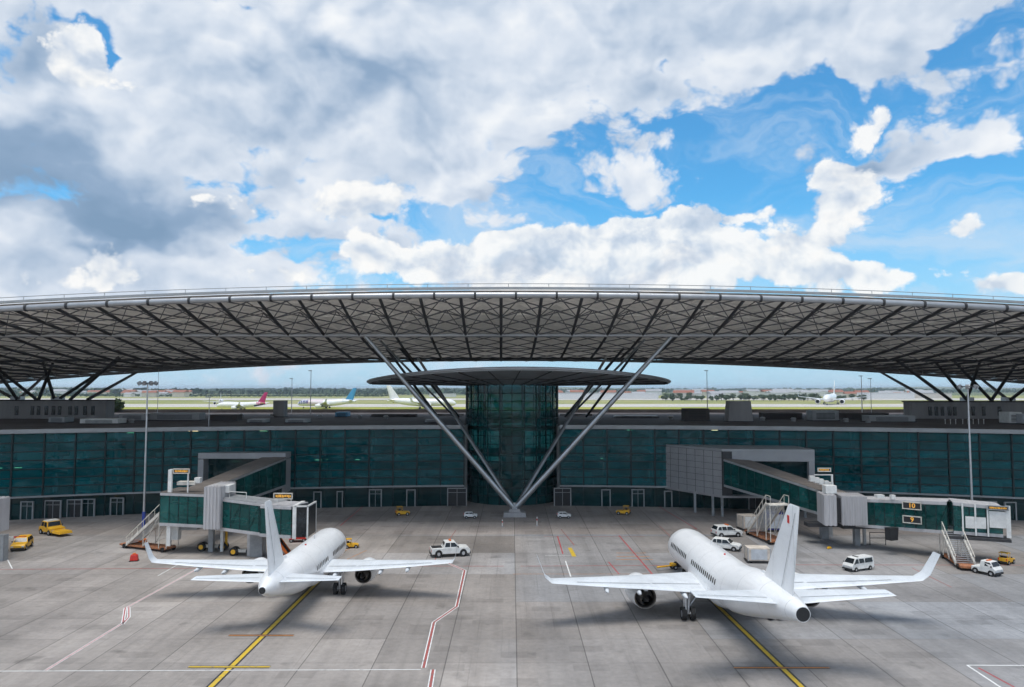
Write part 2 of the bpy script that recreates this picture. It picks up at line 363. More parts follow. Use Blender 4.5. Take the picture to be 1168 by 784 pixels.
# ------------------------------------------------------------------ painted markings
def stripe(mb, pts, w, z, off=0.0):
    """continuous flat band along ground points"""
    pts = [Vector((p[0], p[1], 0)) for p in pts]; Lf = []; Rt = []
    for i, p in enumerate(pts):
        a = pts[max(i-1, 0)]; b = pts[min(i+1, len(pts)-1)]
        d = (b-a).normalized(); nrm = Vector((-d.y, d.x, 0)); k = 1.0
        if 0 < i < len(pts)-1:
            d1 = (p-a).normalized(); k = 1/max(0.5, abs(nrm.dot(Vector((-d1.y, d1.x, 0)))))
        Lf.append(p+nrm*(off+w/2)*k); Rt.append(p+nrm*(off-w/2)*k)
    for i in range(len(pts)-1):
        mb.quad(*[(q.x, q.y, z) for q in (Lf[i], Rt[i], Rt[i+1], Lf[i+1])])
    return mb
def mark(name, pts, w, m, z=0.008, off=0.0): struct(name, stripe(MB(), pts, w, z, off), M[m])
PXR = Vector((18.9, 0, 0))
def lineup(p0, p1, ext):  # extends the pixel line on the ground behind the camera edge
    a = gr(*p0); b = gr(*p1); d = (b-a).normalized(); return [a, b+d*ext]
gl = lineup((372, 655), (240, 784), 14); grr = lineup((781, 655), (915, 784), 14)
for pts in (gl, grr):
    mark('guide_line_border', pts, 0.66, 'p_black', 0.004); mark('guide_line', pts, 0.34, 'p_yellow', 0.008)
def bar(p, q, m, w=0.28):
    a, b = gr(*p), gr(*q); mark('stop_bar_border', [a, b], w+0.16, 'p_black', 0.012); mark('stop_bar', [a, b], w-0.05, m, 0.016)
bar((261, 725), (335, 725), 'p_orange', 0.24); bar((215, 761), (308, 761), 'p_yellow'); bar((837, 762), (946, 762), 'p_orange', 0.24)
def red_path(pix):
    pts = [gr(*p) for p in pix]
    mark('red_boundary_line', pts, 0.17, 'p_red_old', 0.010)
    mark('white_boundary_edge', pts, 0.08, 'p_white', 0.010, 0.14); mark('white_boundary_edge', pts, 0.08, 'p_white', 0.010, -0.14)
red_path([(510, 642), (530, 651), (521, 692), (495, 710), (483, 762)])
red_path([(494, 764), (488, 800)])
def thin_path(pix):
    pts = [gr(*p) for p in pix]; mark('red_boundary_line', pts, 0.08, 'p_red', 0.010)
    mark('white_boundary_edge', pts, 0.08, 'p_white', 0.010, 0.09); mark('white_boundary_edge', pts, 0.08, 'p_white', 0.010, -0.09)
thin_path([(225, 649), (145, 693)]); thin_path([(147, 693), (147, 704), (140, 712)]); thin_path([(143, 693), (140, 711), (52, 765)])
mark('white_line', [gr(205, 643), gr(180, 657)], 0.1, 'p_white')
mark('white_line', [gr(-40, 766), gr(480, 764)], 0.10, 'p_white', 0.012)
mark('white_line', [gr(0, 622), gr(14, 649)], 0.12, 'p_white')
mark('worn_red_line', [gr(-60, 650), gr(300, 648)], 0.16, 'p_red_old'); mark('worn_red_line', [gr(445, 646), gr(575, 646)], 0.14, 'p_red_old')
mark('worn_red_line', [gr(594, 646), gr(775, 645)], 0.14, 'p_red_old'); mark('worn_red_line', [gr(900, 644.5), gr(1250, 645)], 0.16, 'p_red_old')
mark('red_line', [gr(636, 612), gr(642, 632)], 0.14, 'p_red'); mark('white_line', [gr(645, 640), gr(651, 658)], 0.14, 'p_white', 0.014)
mark('red_line', [gr(706, 611), gr(744, 655)], 0.14, 'p_red'); mark('red_line', [gr(694, 641), gr(706, 655)], 0.12, 'p_red')
mark('red_line', [gr(750, 577), gr(795, 604)], 0.14, 'p_red'); mark('red_line', [gr(415, 577), gr(388, 600)], 0.14, 'p_red')
for y in (631, 635, 638.5): mark('orange_bar', [gr(703, y), gr(737+y-631, y)], 0.17, 'p_orange')
mark('white_line', [gr(622, 634), gr(652, 634)], 0.1, 'p_white'); mark('yellow_mark', [gr(650, 625), gr(655, 635)], 0.5, 'p_yellow')
mark('worn_red_line', [gr(620, 612), gr(735, 612)], 0.13, 'p_red_old'); mark('worn_red_line', [gr(640, 604), gr(655, 622)], 0.1, 'p_red_old'); mark('worn_red_line', [gr(752, 600), gr(775, 622)], 0.1, 'p_red_old')
mark('orange_bar', [gr(380, 634), gr(408, 622)], 0.12, 'p_orange'); mark('orange_bar', [gr(392, 640), gr(418, 628)], 0.1, 'p_orange'); mark('worn_red_line', [gr(520, 605), gr(495, 640)], 0.09, 'p_red_old')
mark('pale_joint_line', [gr(585, 655), gr(770, 655)], 0.09, 'p_orange')
mark('white_line', [gr(1103, 759), gr(1300, 760)], 0.14, 'p_white'); mark('white_line', [gr(1103, 759), gr(1150, 790)], 0.16, 'p_white', 0.012); mark('red_line', [gr(1116, 762), gr(1168, 790)], 0.12, 'p_red')
mark('red_line', [gr(1040, 578+70), gr(1085, 600+70)], 0.1, 'p_red_old')

# ------------------------------------------------------------------ terminal building
YC = gr(W2, 577).y                                   # facade at mid span
K = 1/412.0
def fy(x): return YC-x*x*K
RH = 13.5; BAND = 3.3; HALF = 112; GAP = 8.2
bld = thing('terminal_building', 'long curved terminal with dark teal glass front and flat brown roof, under the big canopy', 'building', (0, YC, 0))
def B(mb, name, mat, **k):
    o = mb.build(name, M[mat], bld, **k); o.location = (0, -YC, 0); return o
xs = []
x = GAP
while x < HALF: xs.append(x); x += 4.0
rowsz = [BAND+0.25+i*(RH-0.55-BAND-0.25)/7 for i in range(8)]
for sg in (-1, 1):
    gl_ = MB(); gl2 = MB(); mul_ = MB(); band = MB(); fas = MB(); slab1 = MB(); slab2 = MB(); back = MB(); back2 = MB(); roof = MB(); cols = MB()
    for i in range(len(xs)-1):
        a, b = sg*xs[i], sg*xs[i+1]; m_ = (a+b)/2
        for u, v in ((a, m_), (m_, b)):
            for k in range(7):
                z0, z1 = rowsz[k], rowsz[k+1]
                jt = random.uniform(-0.012, 0.012)
                gl_.quad((u, fy(u)+jt, z0), (v, fy(v)-jt, z0), (v, fy(v)+jt, z1), (u, fy(u)-jt, z1), tone=min(1, max(0, random.gauss(.45, .22)+(0.3 if k in (0, 1) else 0))))
            gl2.quad((u, fy(u)+0.25, 0), (v, fy(v)+0.25, 0), (v, fy(v)+0.25, BAND), (u, fy(u)+0.25, BAND))
        mul_.box((a, fy(a), (BAND+RH)/2), (0.22, 0.36, RH-BAND-0.3))
        ang = math.atan2(fy(b)-fy(a), b-a); ln = math.hypot(b-a, fy(b)-fy(a))
        for z in rowsz[1:7]: mul_.box((m_, (fy(a)+fy(b))/2, z), (ln, 0.24, 0.15), rz=ang)
        band.box((m_, (fy(a)+fy(b))/2-0.12, BAND+0.1), (ln+0.02, 0.5, 0.24), rz=ang)
        fas.box((m_, (fy(a)+fy(b))/2-0.25, RH-0.1), (ln+0.05, 0.9, 0.62), rz=ang)
        if i % 2 == 0: cols.tube((a, fy(a)+3, 0), (a, fy(a)+3, RH-0.3), 0.35, n=10)
        mul_.box((a, fy(a)+0.2, BAND/2), (0.14, 0.18, BAND))
    pf = [(sg*x_, fy(sg*x_)+0.35) for x_ in xs]; pb = [(sg*x_, fy(sg*x_)+15) for x_ in reversed(xs)]
    slab1.slab(pf+pb, BAND-0.1, BAND+0.25); slab2.slab([(p[0], p[1]+0.6) for p in pf]+pb, 8.0, 8.4)
    back.slab([(p[0], p[1]-0.5) for p in pb]+[(p[0], p[1]) for p in reversed(pb)], 0, RH-0.3)
    back2.slab([(sg*8.0, YC+0.2), (sg*8.2, YC+0.2), (sg*8.2, YC+14), (sg*8.0, YC+14)], 0, RH)
    roof.slab([(sg*x_, fy(sg*x_)+0.1) for x_ in xs]+[(sg*(HALF+90), 78), (sg*(HALF+90), 205), (sg*GAP, 205)], RH-0.35, RH)
    B(gl_, 'facade_glazing', 'glass', recalc=False); B(gl2, 'ground_floor_glazing', 'glass_low', recalc=False)
    B(mul_, 'mullion_grid', 'mullion'); B(band, 'white_floor_band', 'fascia'); B(fas, 'roof_fascia', 'fascia')
    B(slab1, 'floor_slab', 'slab'); B(slab2, 'floor_slab', 'slab'); B(back, 'inner_wall', 'interior'); B(back2, 'return_wall', 'interior'); B(roof, 'roof', 'roofing'); B(cols, 'inner_columns', 'concretewall')['kind'] = 'stuff'
B(MB().slab([(-GAP+.01, YC+18), (GAP-.01, YC+18), (GAP-.01, 204.9), (-GAP+.01, 204.9)], RH-0.34, RH-0.01), 'roof', 'roofing')
for px, w, h in ((62, 2.4, 2.6), (88, 2.2, 2.6), (104, 2.0, 2.6), (522, 3.2, 2.9), (641, 2.8, 2.9), (390, 0.9, 2.6), (760, 1.2, 2.6), (858, 2.2, 2.6), (1128, 2.4, 2.6), (30, 1.8, 2.6), (138, 2.0, 2.6), (365, 1.2, 2.6), (430, 2.0, 2.8), (470, 1.4, 2.7), (690, 1.4, 2.7), (726, 2.0, 2.8), (990, 2.2, 2.7), (1030, 1.4, 2.7), (1075, 2.0, 2.7), (1155, 1.6, 2.6)):
    X = (px-W2)/F*fy((px-W2)/F*120)
    d = MB().box((X-w/2, fy(X)-0.03, h/2), (0.16, 0.3, h)).box((X+w/2, fy(X)-0.03, h/2), (0.16, 0.3, h)).box((X, fy(X)-0.03, h+0.07), (w+0.16, 0.3, 0.14))
    o = B(d, 'door_frame', 'fascia')
    p = MB().box((X, fy(X)+0.03, h/2), (w-0.17, 0.08, h-0.02)).build('door', M['glass_low'] if w < 2.1 else M['black'], o)
    if w > 1.7: MB().box((X, fy(X)-0.05, h/2), (0.07, 0.12, h-0.02)).box((X, fy(X)-0.05, h*.78), (w-.2, 0.1, .07)).build('door_bars', M['fascia'], o)
lamp = None
for i in range(22):
    X = random.choice((-1, 1))*random.uniform(10, 85); z = random.choice((7.7, 7.7, RH-0.7, RH-0.7, 2.9))
    q = B(MB().box((X, fy(X)+random.uniform(1.2, 6), z), (random.uniform(0.5, 1.6), 0.15, 0.08)), 'ceiling_lamp', 'ceiling_lamp')
# dark boxes added for blotchy reflections, then seats, counters and displays behind the glass
dk_ = MB()
for i in range(90):
    X = random.choice((-1, 1))*random.uniform(9, 92); z = random.choice((random.uniform(4.5, 7), random.uniform(9.5, 12)))
    dk_.box((X, fy(X)+random.uniform(.6, 2.5), z), (random.uniform(1, 5), .3, random.uniform(.2, .9)), rz=random.uniform(-.2, .2), ry=random.uniform(-.15, .15))
B(dk_, 'dark_reflection_boxes', 'black')['kind'] = 'stuff'
inn = MB()
for i in range(90):
    X = random.choice((-1, 1))*random.uniform(10, 90); fl = random.choice((0, BAND+0.25, 8.4)); hh = random.uniform(0.8, 2.2)
    inn.box((X, fy(X)+random.uniform(1.2, 7), fl+hh/2), (random.uniform(0.6, 4), random.uniform(0.4, 1.5), hh))
B(inn, 'interior_counters', 'housewall')['kind'] = 'stuff'

# grey portal and rooms where the jet bridges leave the facade
pl = thing('bridge_portal', 'plain grey box portal on the facade behind the left jet bridge', 'portal', (-38.5, 122, 0))
q = MB()
X0, X1 = at(236, 520, 124).x, at(333, 520, 124).x
yq = 121.0
q.box((X0+0.45-(-38.5), 0, 5.9), (0.9, 3, 5.4)); q.box(((X0+X1)/2+38.5, 0, 9.15), (X1-X0, 3, 0.9)); q.box((X1-0.25+38.5, 0, 5.9), (0.5, 3, 5.4))
q.build('frame', M['cladding'], pl, bevel=0.03)
MB().quad((X0+0.9+38.5, 0.6, 3.4), (X1-0.6+38.5, 0.6, 3.4), (X1-0.6+38.5, 0.6, 8.6), (X0+0.9+38.5, 0.6, 8.6)).build('glazing', M['glass_low'], pl, recalc=False)

pr = thing('bridge_portal', 'large grey clad box with open bay jutting from facade behind the right jet bridge', 'portal', (0, 0, 0))
A = Vector((25.6, fy(25.6)+0.6)); Bc = Vector((32.6, 116.6)); C_ = Vector((46.6, 115.6)); D_ = Vector((46.6, fy(46.6)+0.8))
wall = MB()
nx, nz = 7, 7
z0, z1 = 3.35, 10.2
for i in range(nx):
    for k in range(nz):
        p = A.lerp(Bc, i/nx); p2 = A.lerp(Bc, (i+1)/nx-0.006)
        za = z0+(z1-z0)*k/nz; zb = z0+(z1-z0)*(k+1)/nz-0.04
        wall.quad((p.x, p.y, za), (p2.x, p2.y, za), (p2.x, p2.y, zb), (p.x, p.y, zb))
wall.build('cladding_panels', M['cladding'], pr, recalc=False)
inner = MB().slab([(A.x+.12, A.y+0.1), (Bc.x+0.1, Bc.y+0.12), (Bc.x+1.6, Bc.y+0.12), (A.x+2.5, A.y+0.5)], z0+.01, z1-0.01)
inner.build('core_wall', M['darksteel'], pr)
rf = MB().slab([tuple(A), tuple(Bc), tuple(C_), tuple(D_)], z1, z1+0.35)
rf.build('roof', M['fascia'], pr)
fr = MB().slab([(Bc.x+1.6, Bc.y-.02), (C_.x, C_.y-.02), (C_.x, C_.y+0.8), (Bc.x+1.6, Bc.y+0.8)], z1-1.5, z1-0.01)
fr.slab([(C_.x-0.9, C_.y), (C_.x-0.01, C_.y), (C_.x-0.01, C_.y+0.8), (C_.x-0.9, C_.y+0.8)], z0, z1-1.52)
fr.build('fascia', M['cladding'], pr, bevel=0.02)
MB().slab([tuple(A), tuple(Bc), tuple(C_), tuple(D_)], z0-0.3, z0-0.01).build('floor', M['concretewall'], pr)
MB().quad((Bc.x+2, Bc.y+1.5, z0), (C_.x, C_.y+1.5, z0), (C_.x, C_.y+1.5, z1-1.5), (Bc.x+2, Bc.y+1.5, z1-1.5)).build('glazing', M['glass_low'], pr, recalc=False)
for x, y in ((29.5, 121.5), (31.6, 118.6), (32.9, 118.0), (40.5, 117), (45.5, 117)):
    MB().box((x, y, (z0-0.3)/2), (0.35, 0.35, z0-0.3)).build('support_post', M['bridge_grey'], pr)

# ------------------------------------------------------------------ glass drum with its disc roof
DC = Vector((0, YC+8.6, 0)); DR = 8.35
dr = thing('glass_drum', 'round dark teal glass drum tower rising through the terminal roof at the centre', 'tower', DC)
g = MB(); mu = MB(); nseg = 48; zt = 20.6; nr = 14
for i in range(nseg):
    a0 = 2*math.pi*i/nseg; a1 = 2*math.pi*(i+1)/nseg
    for k in range(nr):
        za, zb = zt*k/nr, zt*(k+1)/nr
        g.quad((DR*math.cos(a0), DR*math.sin(a0), za), (DR*math.cos(a1), DR*math.sin(a1), za), (DR*math.cos(a1), DR*math.sin(a1), zb), (DR*math.cos(a0), DR*math.sin(a0), zb))
    if i % 2 == 0: mu.box((1.005*DR*math.cos(a0), 1.005*DR*math.sin(a0), zt/2), (0.20, 0.11, zt), rz=a0)
g.build('curved_glazing', M['glass_drum'], dr, recalc=False)
ring = [[((DR+0.06)*math.cos(2*math.pi*i/96), (DR+0.06)*math.sin(2*math.pi*i/96), zt*k/nr) for i in range(97)] for k in range(1, nr)]
for rg in ring: mu.path(rg, 0.055, 5)
mu.build('mullion_grid', M['mullion'], dr)
co = MB()
for z in (4.0, 8.2, 12.6): co.tube((0, 0, z), (0, 0, z+0.4), DR-0.35, n=40)
co.build('floor_slab', M['slab'], dr)
MB().tube((0, 1.5, 0), (0, 1.5, 12.8), 2.2, n=20).build('lift_core', M['interior'], dr)
cc = MB()
for k in range(10): cc.tube((6.2*math.cos(k*.628), 6.2*math.sin(k*.628), 0), (6.2*math.cos(k*.628), 6.2*math.sin(k*.628), zt), 0.16, n=8)
cc.build('inner_frame', M['darksteel'], dr)
disc = MB(); RD = 27.2; n = 72; OX = 1.2
def rim(a, dz=0.0, rr=RD):
    return (OX+rr*math.cos(a), rr*math.sin(a), 21.05+1.85*math.sin(a)**2*(rr/RD)+dz)
for i in range(n):
    a0, a1 = 2*math.pi*i/n, 2*math.pi*(i+1)/n
    for r0, r1, z0_, z1_ in ((0.31, 0.66, None, None), (0.66, 1.0, None, None)):
        def sp(a, r):
            t = (r-0.31)/0.69; e = rim(a); return (OX*t+RD*r*math.cos(a), RD*r*math.sin(a), 20.62*(1-t)+(e[2]-0.25)*t)
        disc.quad(sp(a0, r0), sp(a1, r0), sp(a1, r1), sp(a0, r1))
so = disc.build('soffit', M['tubesteel'], dr, recalc=False)
d2 = MB()
for i in range(n):
    a0, a1 = 2*math.pi*i/n, 2*math.pi*(i+1)/n
    d2.add([rim(a0, -0.25), rim(a1, -0.25), rim(a1, .3), rim(a0, .3)], [(0, 1, 2, 3)])
    d2.add([rim(a0, .3), rim(a1, .3), (OX, 0, 23.6)], [(0, 1, 2)], True)
d2.build('disc_roof', M['fascia'], dr, recalc=False)
rb = MB()
for i in range(0, n, 2):
    a = 2*math.pi*i/n; e = rim(a, -0.33, RD*0.99); rb.tube((DR*math.cos(a), DR*math.sin(a), 20.5), e, 0.09, n=5)
for rr in (0.62,):
    rb.path([(OX*0.5+RD*rr*math.cos(2*math.pi*i/n), RD*rr*math.sin(2*math.pi*i/n), 20.45+0.45*(0.43+1.85*math.sin(2*math.pi*i/n)**2)) for i in range(n+1)], 0.09, 5)
rb.build('soffit_ribs', M['darksteel'], dr)
rt = MB().path([rim(2*math.pi*i/144, 0.05, RD+0.1) for i in range(145)], 0.17, 6).build('edge_tube', M['tubesteel'], dr)

# ------------------------------------------------------------------ the great canopy
can = thing('terminal_canopy', 'huge arched lattice roof canopy spanning the whole terminal', 'canopy', (0, 130, 0))
def CB(mb, name, mat, par=None, **k):
    o = mb.build(name, M[mat], par or can, **k)
    if par is None: o.location = (0, -130, 0)
    return o
SKZ = [(100.6, 33.25, .00040), (107, 32.6, .00040), (114.9, 31.6, .00039), (115.1, 31.35, .00039), (126, 30.2, .00037), (137, 29.3, .00035), (150, 28.6, .00035), (165, 28.0, .00035), (184, 27.5, .00035)]
def skin_h(Y, X):
    for i in range(len(SKZ)-1):
        a, b = SKZ[i], SKZ[i+1]
        if Y <= b[0] or i == len(SKZ)-2:
            t = (Y-a[0])/(b[0]-a[0]); return (a[1]*(1-t)+b[1]*t)-(a[2]*(1-t)+b[2]*t)*X*X
ROW = [(100.0, 32.55, .00040), (107.5, 30.3, .0002), (115.5, 28.25, 0.0), (126, 26.7, 0.00005), (137, 25.5, 0.00006), (150, 25.6, .00018), (165, 26.1, .00027), (185, 27.0, .00035)]
def row_h(i, X):
    Y, h, k = ROW[i]; v = h-k*X*X
    return v if i == 0 else min(v, skin_h(Y, X)-(0.7 if i < 7 else 0.1))
KS = list(range(-25, 26))
def bx(k, Y): return k*5.5*1.0-12.5/F*Y
# beams
for k in KS:
    b = MB(); pts = [(bx(k, ROW[i][0]), ROW[i][0], row_h(i, bx(k, ROW[i][0]))) for i in range(8)]
    b.path(pts, 0.23, 6); CB(b, 'beam', 'darksteel')
# chords
for i, r, m in ((0, 0.40, 'tubesteel'), (2, 0.38, 'tubesteel'), (4, 0.18, 'darksteel'), (7, 0.30, 'darksteel')):
    c = MB().path([(x_, ROW[i][0], row_h(i, x_)) for x_ in [j*3.0 for j in range(-46, 47)]], r, 10)
    CB(c, 'edge_tube' if i in (0, 7) else 'chord', m)
for k in KS:
    X = bx(k, 100)+2.0; cl = MB().tube((X-0.14, 100, row_h(0, X)), (X+0.14, 100, row_h(0, X)), 0.52, n=12); CB(cl, 'tube_collar', 'darksteel')
# web bracing between lower grid and soffit and across the cells
web = MB()
for k in KS[:-1]:
    for i in range(7):
        Ya, Yb = ROW[i][0], ROW[i+1][0]; Ym = (Ya+Yb)/2
        pa, pb = Vector((bx(k, Ya), Ya, row_h(i, bx(k, Ya)))), Vector((bx(k+1, Ya), Ya, row_h(i, bx(k+1, Ya))))
        pc, pd = Vector((bx(k, Yb), Yb, row_h(i+1, bx(k, Yb)))), Vector((bx(k+1, Yb), Yb, row_h(i+1, bx(k+1, Yb))))
        xm = (pa.x+pb.x+pc.x+pd.x)/4; top = Vector((xm, Ym, skin_h(Ym, xm)-0.25))
        if i < 2:
            for p in (pa, pb, pc, pd): web.tube(p, top, 0.075, n=4, cap=False)
        if i < 7:
            pm, pn = (pa+pc)/2, (pb+pd)/2; r_w = .095 if i < 2 else .075
            for u_, v_ in ((pa, pn), (pn, pc), (pb, pm), (pm, pd)): web.tube(u_, v_, r_w, n=5, cap=False)
        if 1 < i < 6: web.tube(pc, pd, 0.08, n=4, cap=False)
CB(web, 'bracing_lattice', 'latticesteel')
# soffit of folded panels
sk = MB()
for k in KS[:-1]:
    for i in range(len(SKZ)-1):
        Ya, Yb = SKZ[i][0]+(0.0), SKZ[i+1][0]
        P = [Vector((bx(kk, Y), Y, skin_h(Y, bx(kk, Y)))) for kk, Y in ((k, Ya), (k+1, Ya), (k+1, Yb), (k, Yb))]
        c = sum(P, Vector())/4+Vector((0, 0, 0.42))
        for j in range(4): sk.quad(P[j], P[(j+1) % 4], c)
nts = M['skin'].node_tree; Ps = nts.nodes['Principled BSDF']; Os = nts.nodes['Material Output']
tl = N(nts, 'ShaderNodeBsdfTranslucent', Color=(.80, .74, .66, 1)); ms = N(nts, 'ShaderNodeMixShader', Fac=.06)  # slight translucency added so the soffit glows brighter from above
L(nts, Ps.outputs[0], ms.inputs[1]); L(nts, tl.outputs[0], ms.inputs[2]); L(nts, ms.outputs[0], Os.inputs['Surface'])
CB(sk, 'soffit_panels', 'skin', recalc=False)
tp = MB()
for k in KS[:-1]:
    for i in range(1):
        Ya, Yb = SKZ[i][0], SKZ[i][0]+1.6
        tp.quad(*[(bx(kk, Y), Y, skin_h(Y, bx(kk, Y))+0.5) for kk, Y in ((k, Ya), (k+1, Ya), (k+1, Yb), (k, Yb))])
    X0_, X1_ = bx(k, 100.6), bx(k+1, 100.6)
    tp.quad((X0_, 100.6, skin_h(100.6, X0_)+0.2), (X1_, 100.6, skin_h(100.6, X1_)+0.2), (X1_, 100.6, skin_h(100.6, X1_)+.5), (X0_, 100.6, skin_h(100.6, X0_)+.5))
CB(tp, 'roof_sheet', 'skintop', recalc=False)
rl = MB().path([(j*3.0, 100.9, skin_h(100.9, j*3.0)+1.0) for j in range(-46, 47)], 0.05, 5)
for k in KS: X = bx(k, 100.9)+1; rl.tube((X, 100.9, skin_h(100.9, X)+0.45), (X, 100.9, skin_h(100.9, X)+1.05), 0.04, n=5)
CB(rl, 'edge_rail', 'fascia')
bf = MB()
for k in KS:
    X = bx(k, 184.6); bf.tube((X, 184.6, row_h(7, X)-0.1), (X, 184.2, skin_h(184, X)+0.6), 0.12, n=5)
CB(bf, 'back_edge_posts', 'darksteel')

# V column
base = gr(587, 589)
vc = thing('v_column', 'giant steel V column splaying from one foot on the apron up to the canopy', 'column', (base.x, base.y, 0))
o0 = Vector((base.x, base.y, 0))
f_ = MB().box((0, 0, 0.35), (3.6, 2.4, 0.7), top=(0.92, 0.9)); f_.box((0, 0, 0.95), (1.9, 1.6, 0.5), top=(0.8, 0.8)); f_.build('plinth', M['concretewall'], vc, bevel=0.05)
MB().box((-0.0, 0, 1.6), (0.9, 0.5, 1.0), top=(0.6, 0.8)).build('hinge', M['tubesteel'], vc)
def strut(parent, org, p, q, r1, r2, mat, name='strut'):
    p = Vector(p)-org; q = Vector(q)-org; pm = p.lerp(q, 0.45)
    mb = MB().tube(p, pm, r1, (r1+r2)/2*1.12, n=16).tube(pm, q, (r1+r2)/2*1.12, r2, n=16)
    return mb.build(name, M[mat], parent)
Y2 = ROW[2][0]; Y4 = ROW[4][0]
for sg in (-1, 1):
    tX = {1: at(766, 384, Y2), -1: at(417, 384, Y2)}[sg]
    strut(vc, o0, o0+Vector((sg*0.35, 0, 1.5)), tX, 0.46, 0.30, 'steel')
    rX = {1: at(691, 409, Y4), -1: at(477, 409, Y4)}[sg]
    strut(vc, o0, o0+Vector((sg*0.25, 0.5, 1.5)), rX, 0.34, 0.24, 'steel')
def mir(px): return 1168-px
for sg, nm in ((1, 'right'), (-1, 'left')):
    f2 = (lambda p: p) if sg == 1 else mir
    b0 = gr(f2(657), 474.5, RH)
    cs = thing('rear_strut_pair', 'dark steel struts rising from the terminal roof just %s of the glass drum' % nm, 'roof strut', (b0.x, b0.y, RH))
    og = Vector((b0.x, b0.y, RH))
    strut(cs, og, at(f2(645), 475, 160), at(f2(711), 398, 126), 0.30, 0.22, 'darksteel')
    strut(cs, og, at(f2(669), 475, 160), at(f2(727), 398, 126), 0.26, 0.20, 'darksteel')
    strut(cs, og, at(f2(650), 475, 160), at(f2(735), 388, 116.5), 0.2, 0.18, 'steel')
    MB().box((0, 0, 0.25), (7.5, 1.6, 0.5)).build('footing', M['concretewall'], cs)

# rooftop blocks with side strut clusters
def roofblock(x0, x1, ytop, Y, label, wins, depth=3.5):
    a = at(x0, ytop, Y); b = at(x1, ytop, Y)
    t = thing('rooftop_block', label, 'roof building', ((a.x+b.x)/2, Y, RH))
    h = a.z-RH; w = b.x-a.x
    MB().box((0, depth/2, h/2), (w, depth, h)).build('wall', M['concretewall'], t)
    MB().box((0, depth/2, h+0.12), (w+0.5, depth+0.5, 0.24)).build('roof', M['roofing'], t)
    for px in wins:
        X = at(px, 470, Y).x-(a.x+b.x)/2
        f = MB().box((X, -0.02, h*0.46), (0.75, 0.12, 1.9)).build('window', M['black'], t)
        MB().box((X, -0.09, h*0.46), (0.60, 0.05, 1.7)).build('pane', M['carglass'], f)
    return t
roofblock(-60, 121, 457.5, 160, 'long dark grey rooftop block with narrow windows under the left struts', [19, 37, 44, 53, 61, 68, 80, 87, 97, 106])
roofblock(1040, 1240, 459, 160, 'long dark grey rooftop block with narrow windows under the right struts', [1061, 1068, 1075, 1083, 1089, 1110, 1122, 1140])
def cluster(label, foot, struts, Y=162):
    c = at(foot[0], foot[1], Y)
    t = thing('canopy_strut_cluster', label, 'roof strut', c)
    MB().box((0, 0, 0.3), (2.2, 1.6, 0.8)).build('footing', M['tubesteel'], t)
    for (x0, y0, x1, y1, Yt) in struts:
        strut(t, c, at(x0, y0, Y), at(x1, y1, Yt), 0.34, 0.26, 'darksteel')
cluster('dark splayed struts rising from the left rooftop block', (66, 456), [(62, 456, 49, 413, 150), (66, 456, 137, 410, 150), (80, 456, 135, 408, 137.5), (100, 456, 163, 421, 184), (42, 456, -10, 415, 150), (44, 456, 60, 415, 150)])
cluster('dark splayed struts rising from the far left of the rooftop block', (20, 456), [(18, 456, -30, 430, 180), (20, 456, -20, 400, 137.5), (22, 455, 55, 425, 184)])
cluster('dark splayed struts rising from the right rooftop block', (1103, 457), [(1102, 458, 1118, 412, 150), (1104, 458, 1066, 412, 150), (1064, 458, 1005, 425, 184), (1086, 458, 1024, 412, 137.5), (1130, 458, 1160, 414, 150), (1132, 458, 1088, 412, 150)])
cluster('dark splayed struts rising from the far right of the rooftop block', (1150, 457), [(1150, 458, 1200, 420, 150), (1152, 458, 1110, 425, 184)])

# ------------------------------------------------------------------ rooftop equipment
def unit(px, py0, py1, wpx, Y, label, mat='bridge_grey', kind='box', name='roof_vent_unit', cat='roof unit', depth=3.0, taper=1.0):
    """equipment standing on the terminal roof : py1 foot line is fixed by the roof height"""
    c = at(px, py0, Y); h = max(0.5, c.z-RH); w = wpx/F*Y
    t = thing(name, label, cat, (c.x, Y, RH))
    MB().box((0, 0, h/2+0.05), (w, depth, h-0.1), top=(taper, taper)).build('casing', M[mat], t, bevel=0.05)
    MB().box((0, 0, 0.08), (w*1.06, depth*1.06, 0.16)).build('base_frame', M['darksteel'], t)
    s = MB()
    for k in range(5): s.box((0, -depth/2*(1+taper)/2-0.03, h*(0.25+0.12*k)), (w*0.7, 0.05, h*0.05))
    if name != 'roof_shaft': s.build('louvre', M['black'], t)
    return t
unit(842, 457.5, 480, 28, 146, 'tall tapered concrete shaft standing on the roof right of the drum', 'concretewall', name='roof_shaft', cat='shaft', taper=0.86)
unit(793, 466, 479, 28, 150, 'low dark plant box on the roof beside the tall concrete shaft', 'roofing')
unit(938, 468.5, 480, 30, 150, 'wide dark grey roof unit below the distant taxiing aircraft', 'bridge_grey')
unit(1013, 474, 481, 52, 145, 'long low pale roof duct left of the right rooftop block', 'fascia', name='roof_duct', cat='duct')
unit(1152, 470, 482, 14, 138, 'white roof unit near the right edge of the picture', 'vwhite')
unit(1166, 472, 482, 10, 136, 'smaller pale blue-white roof unit at the far right edge', 'curtain')
unit(118, 477.5, 484, 43, 137, 'long low white roof box left of the floodlight mast', 'vwhite')
unit(70, 475.5, 481, 18, 142, 'small grey roof box in front of the left rooftop block', 'fascia')
unit(155, 472, 480, 30, 150, 'dark low plant box right of the left rooftop block', 'cladding')
unit(203, 471, 480, 56, 152, 'long dark duct on the roof behind the slim lamp post', 'cladding', name='roof_duct', cat='duct')
unit(258, 473, 480, 30, 152, 'dark roof duct below the white-tailed far jet', 'roofing', name='roof_duct', cat='duct')
unit(295, 478, 483, 20, 141, 'pale low box on the roof left of the grey sentry block', 'fascia')
unit(340, 478, 482, 24, 141, 'cluster box of pale ducts on the roof', 'fascia', name='roof_duct', cat='duct')
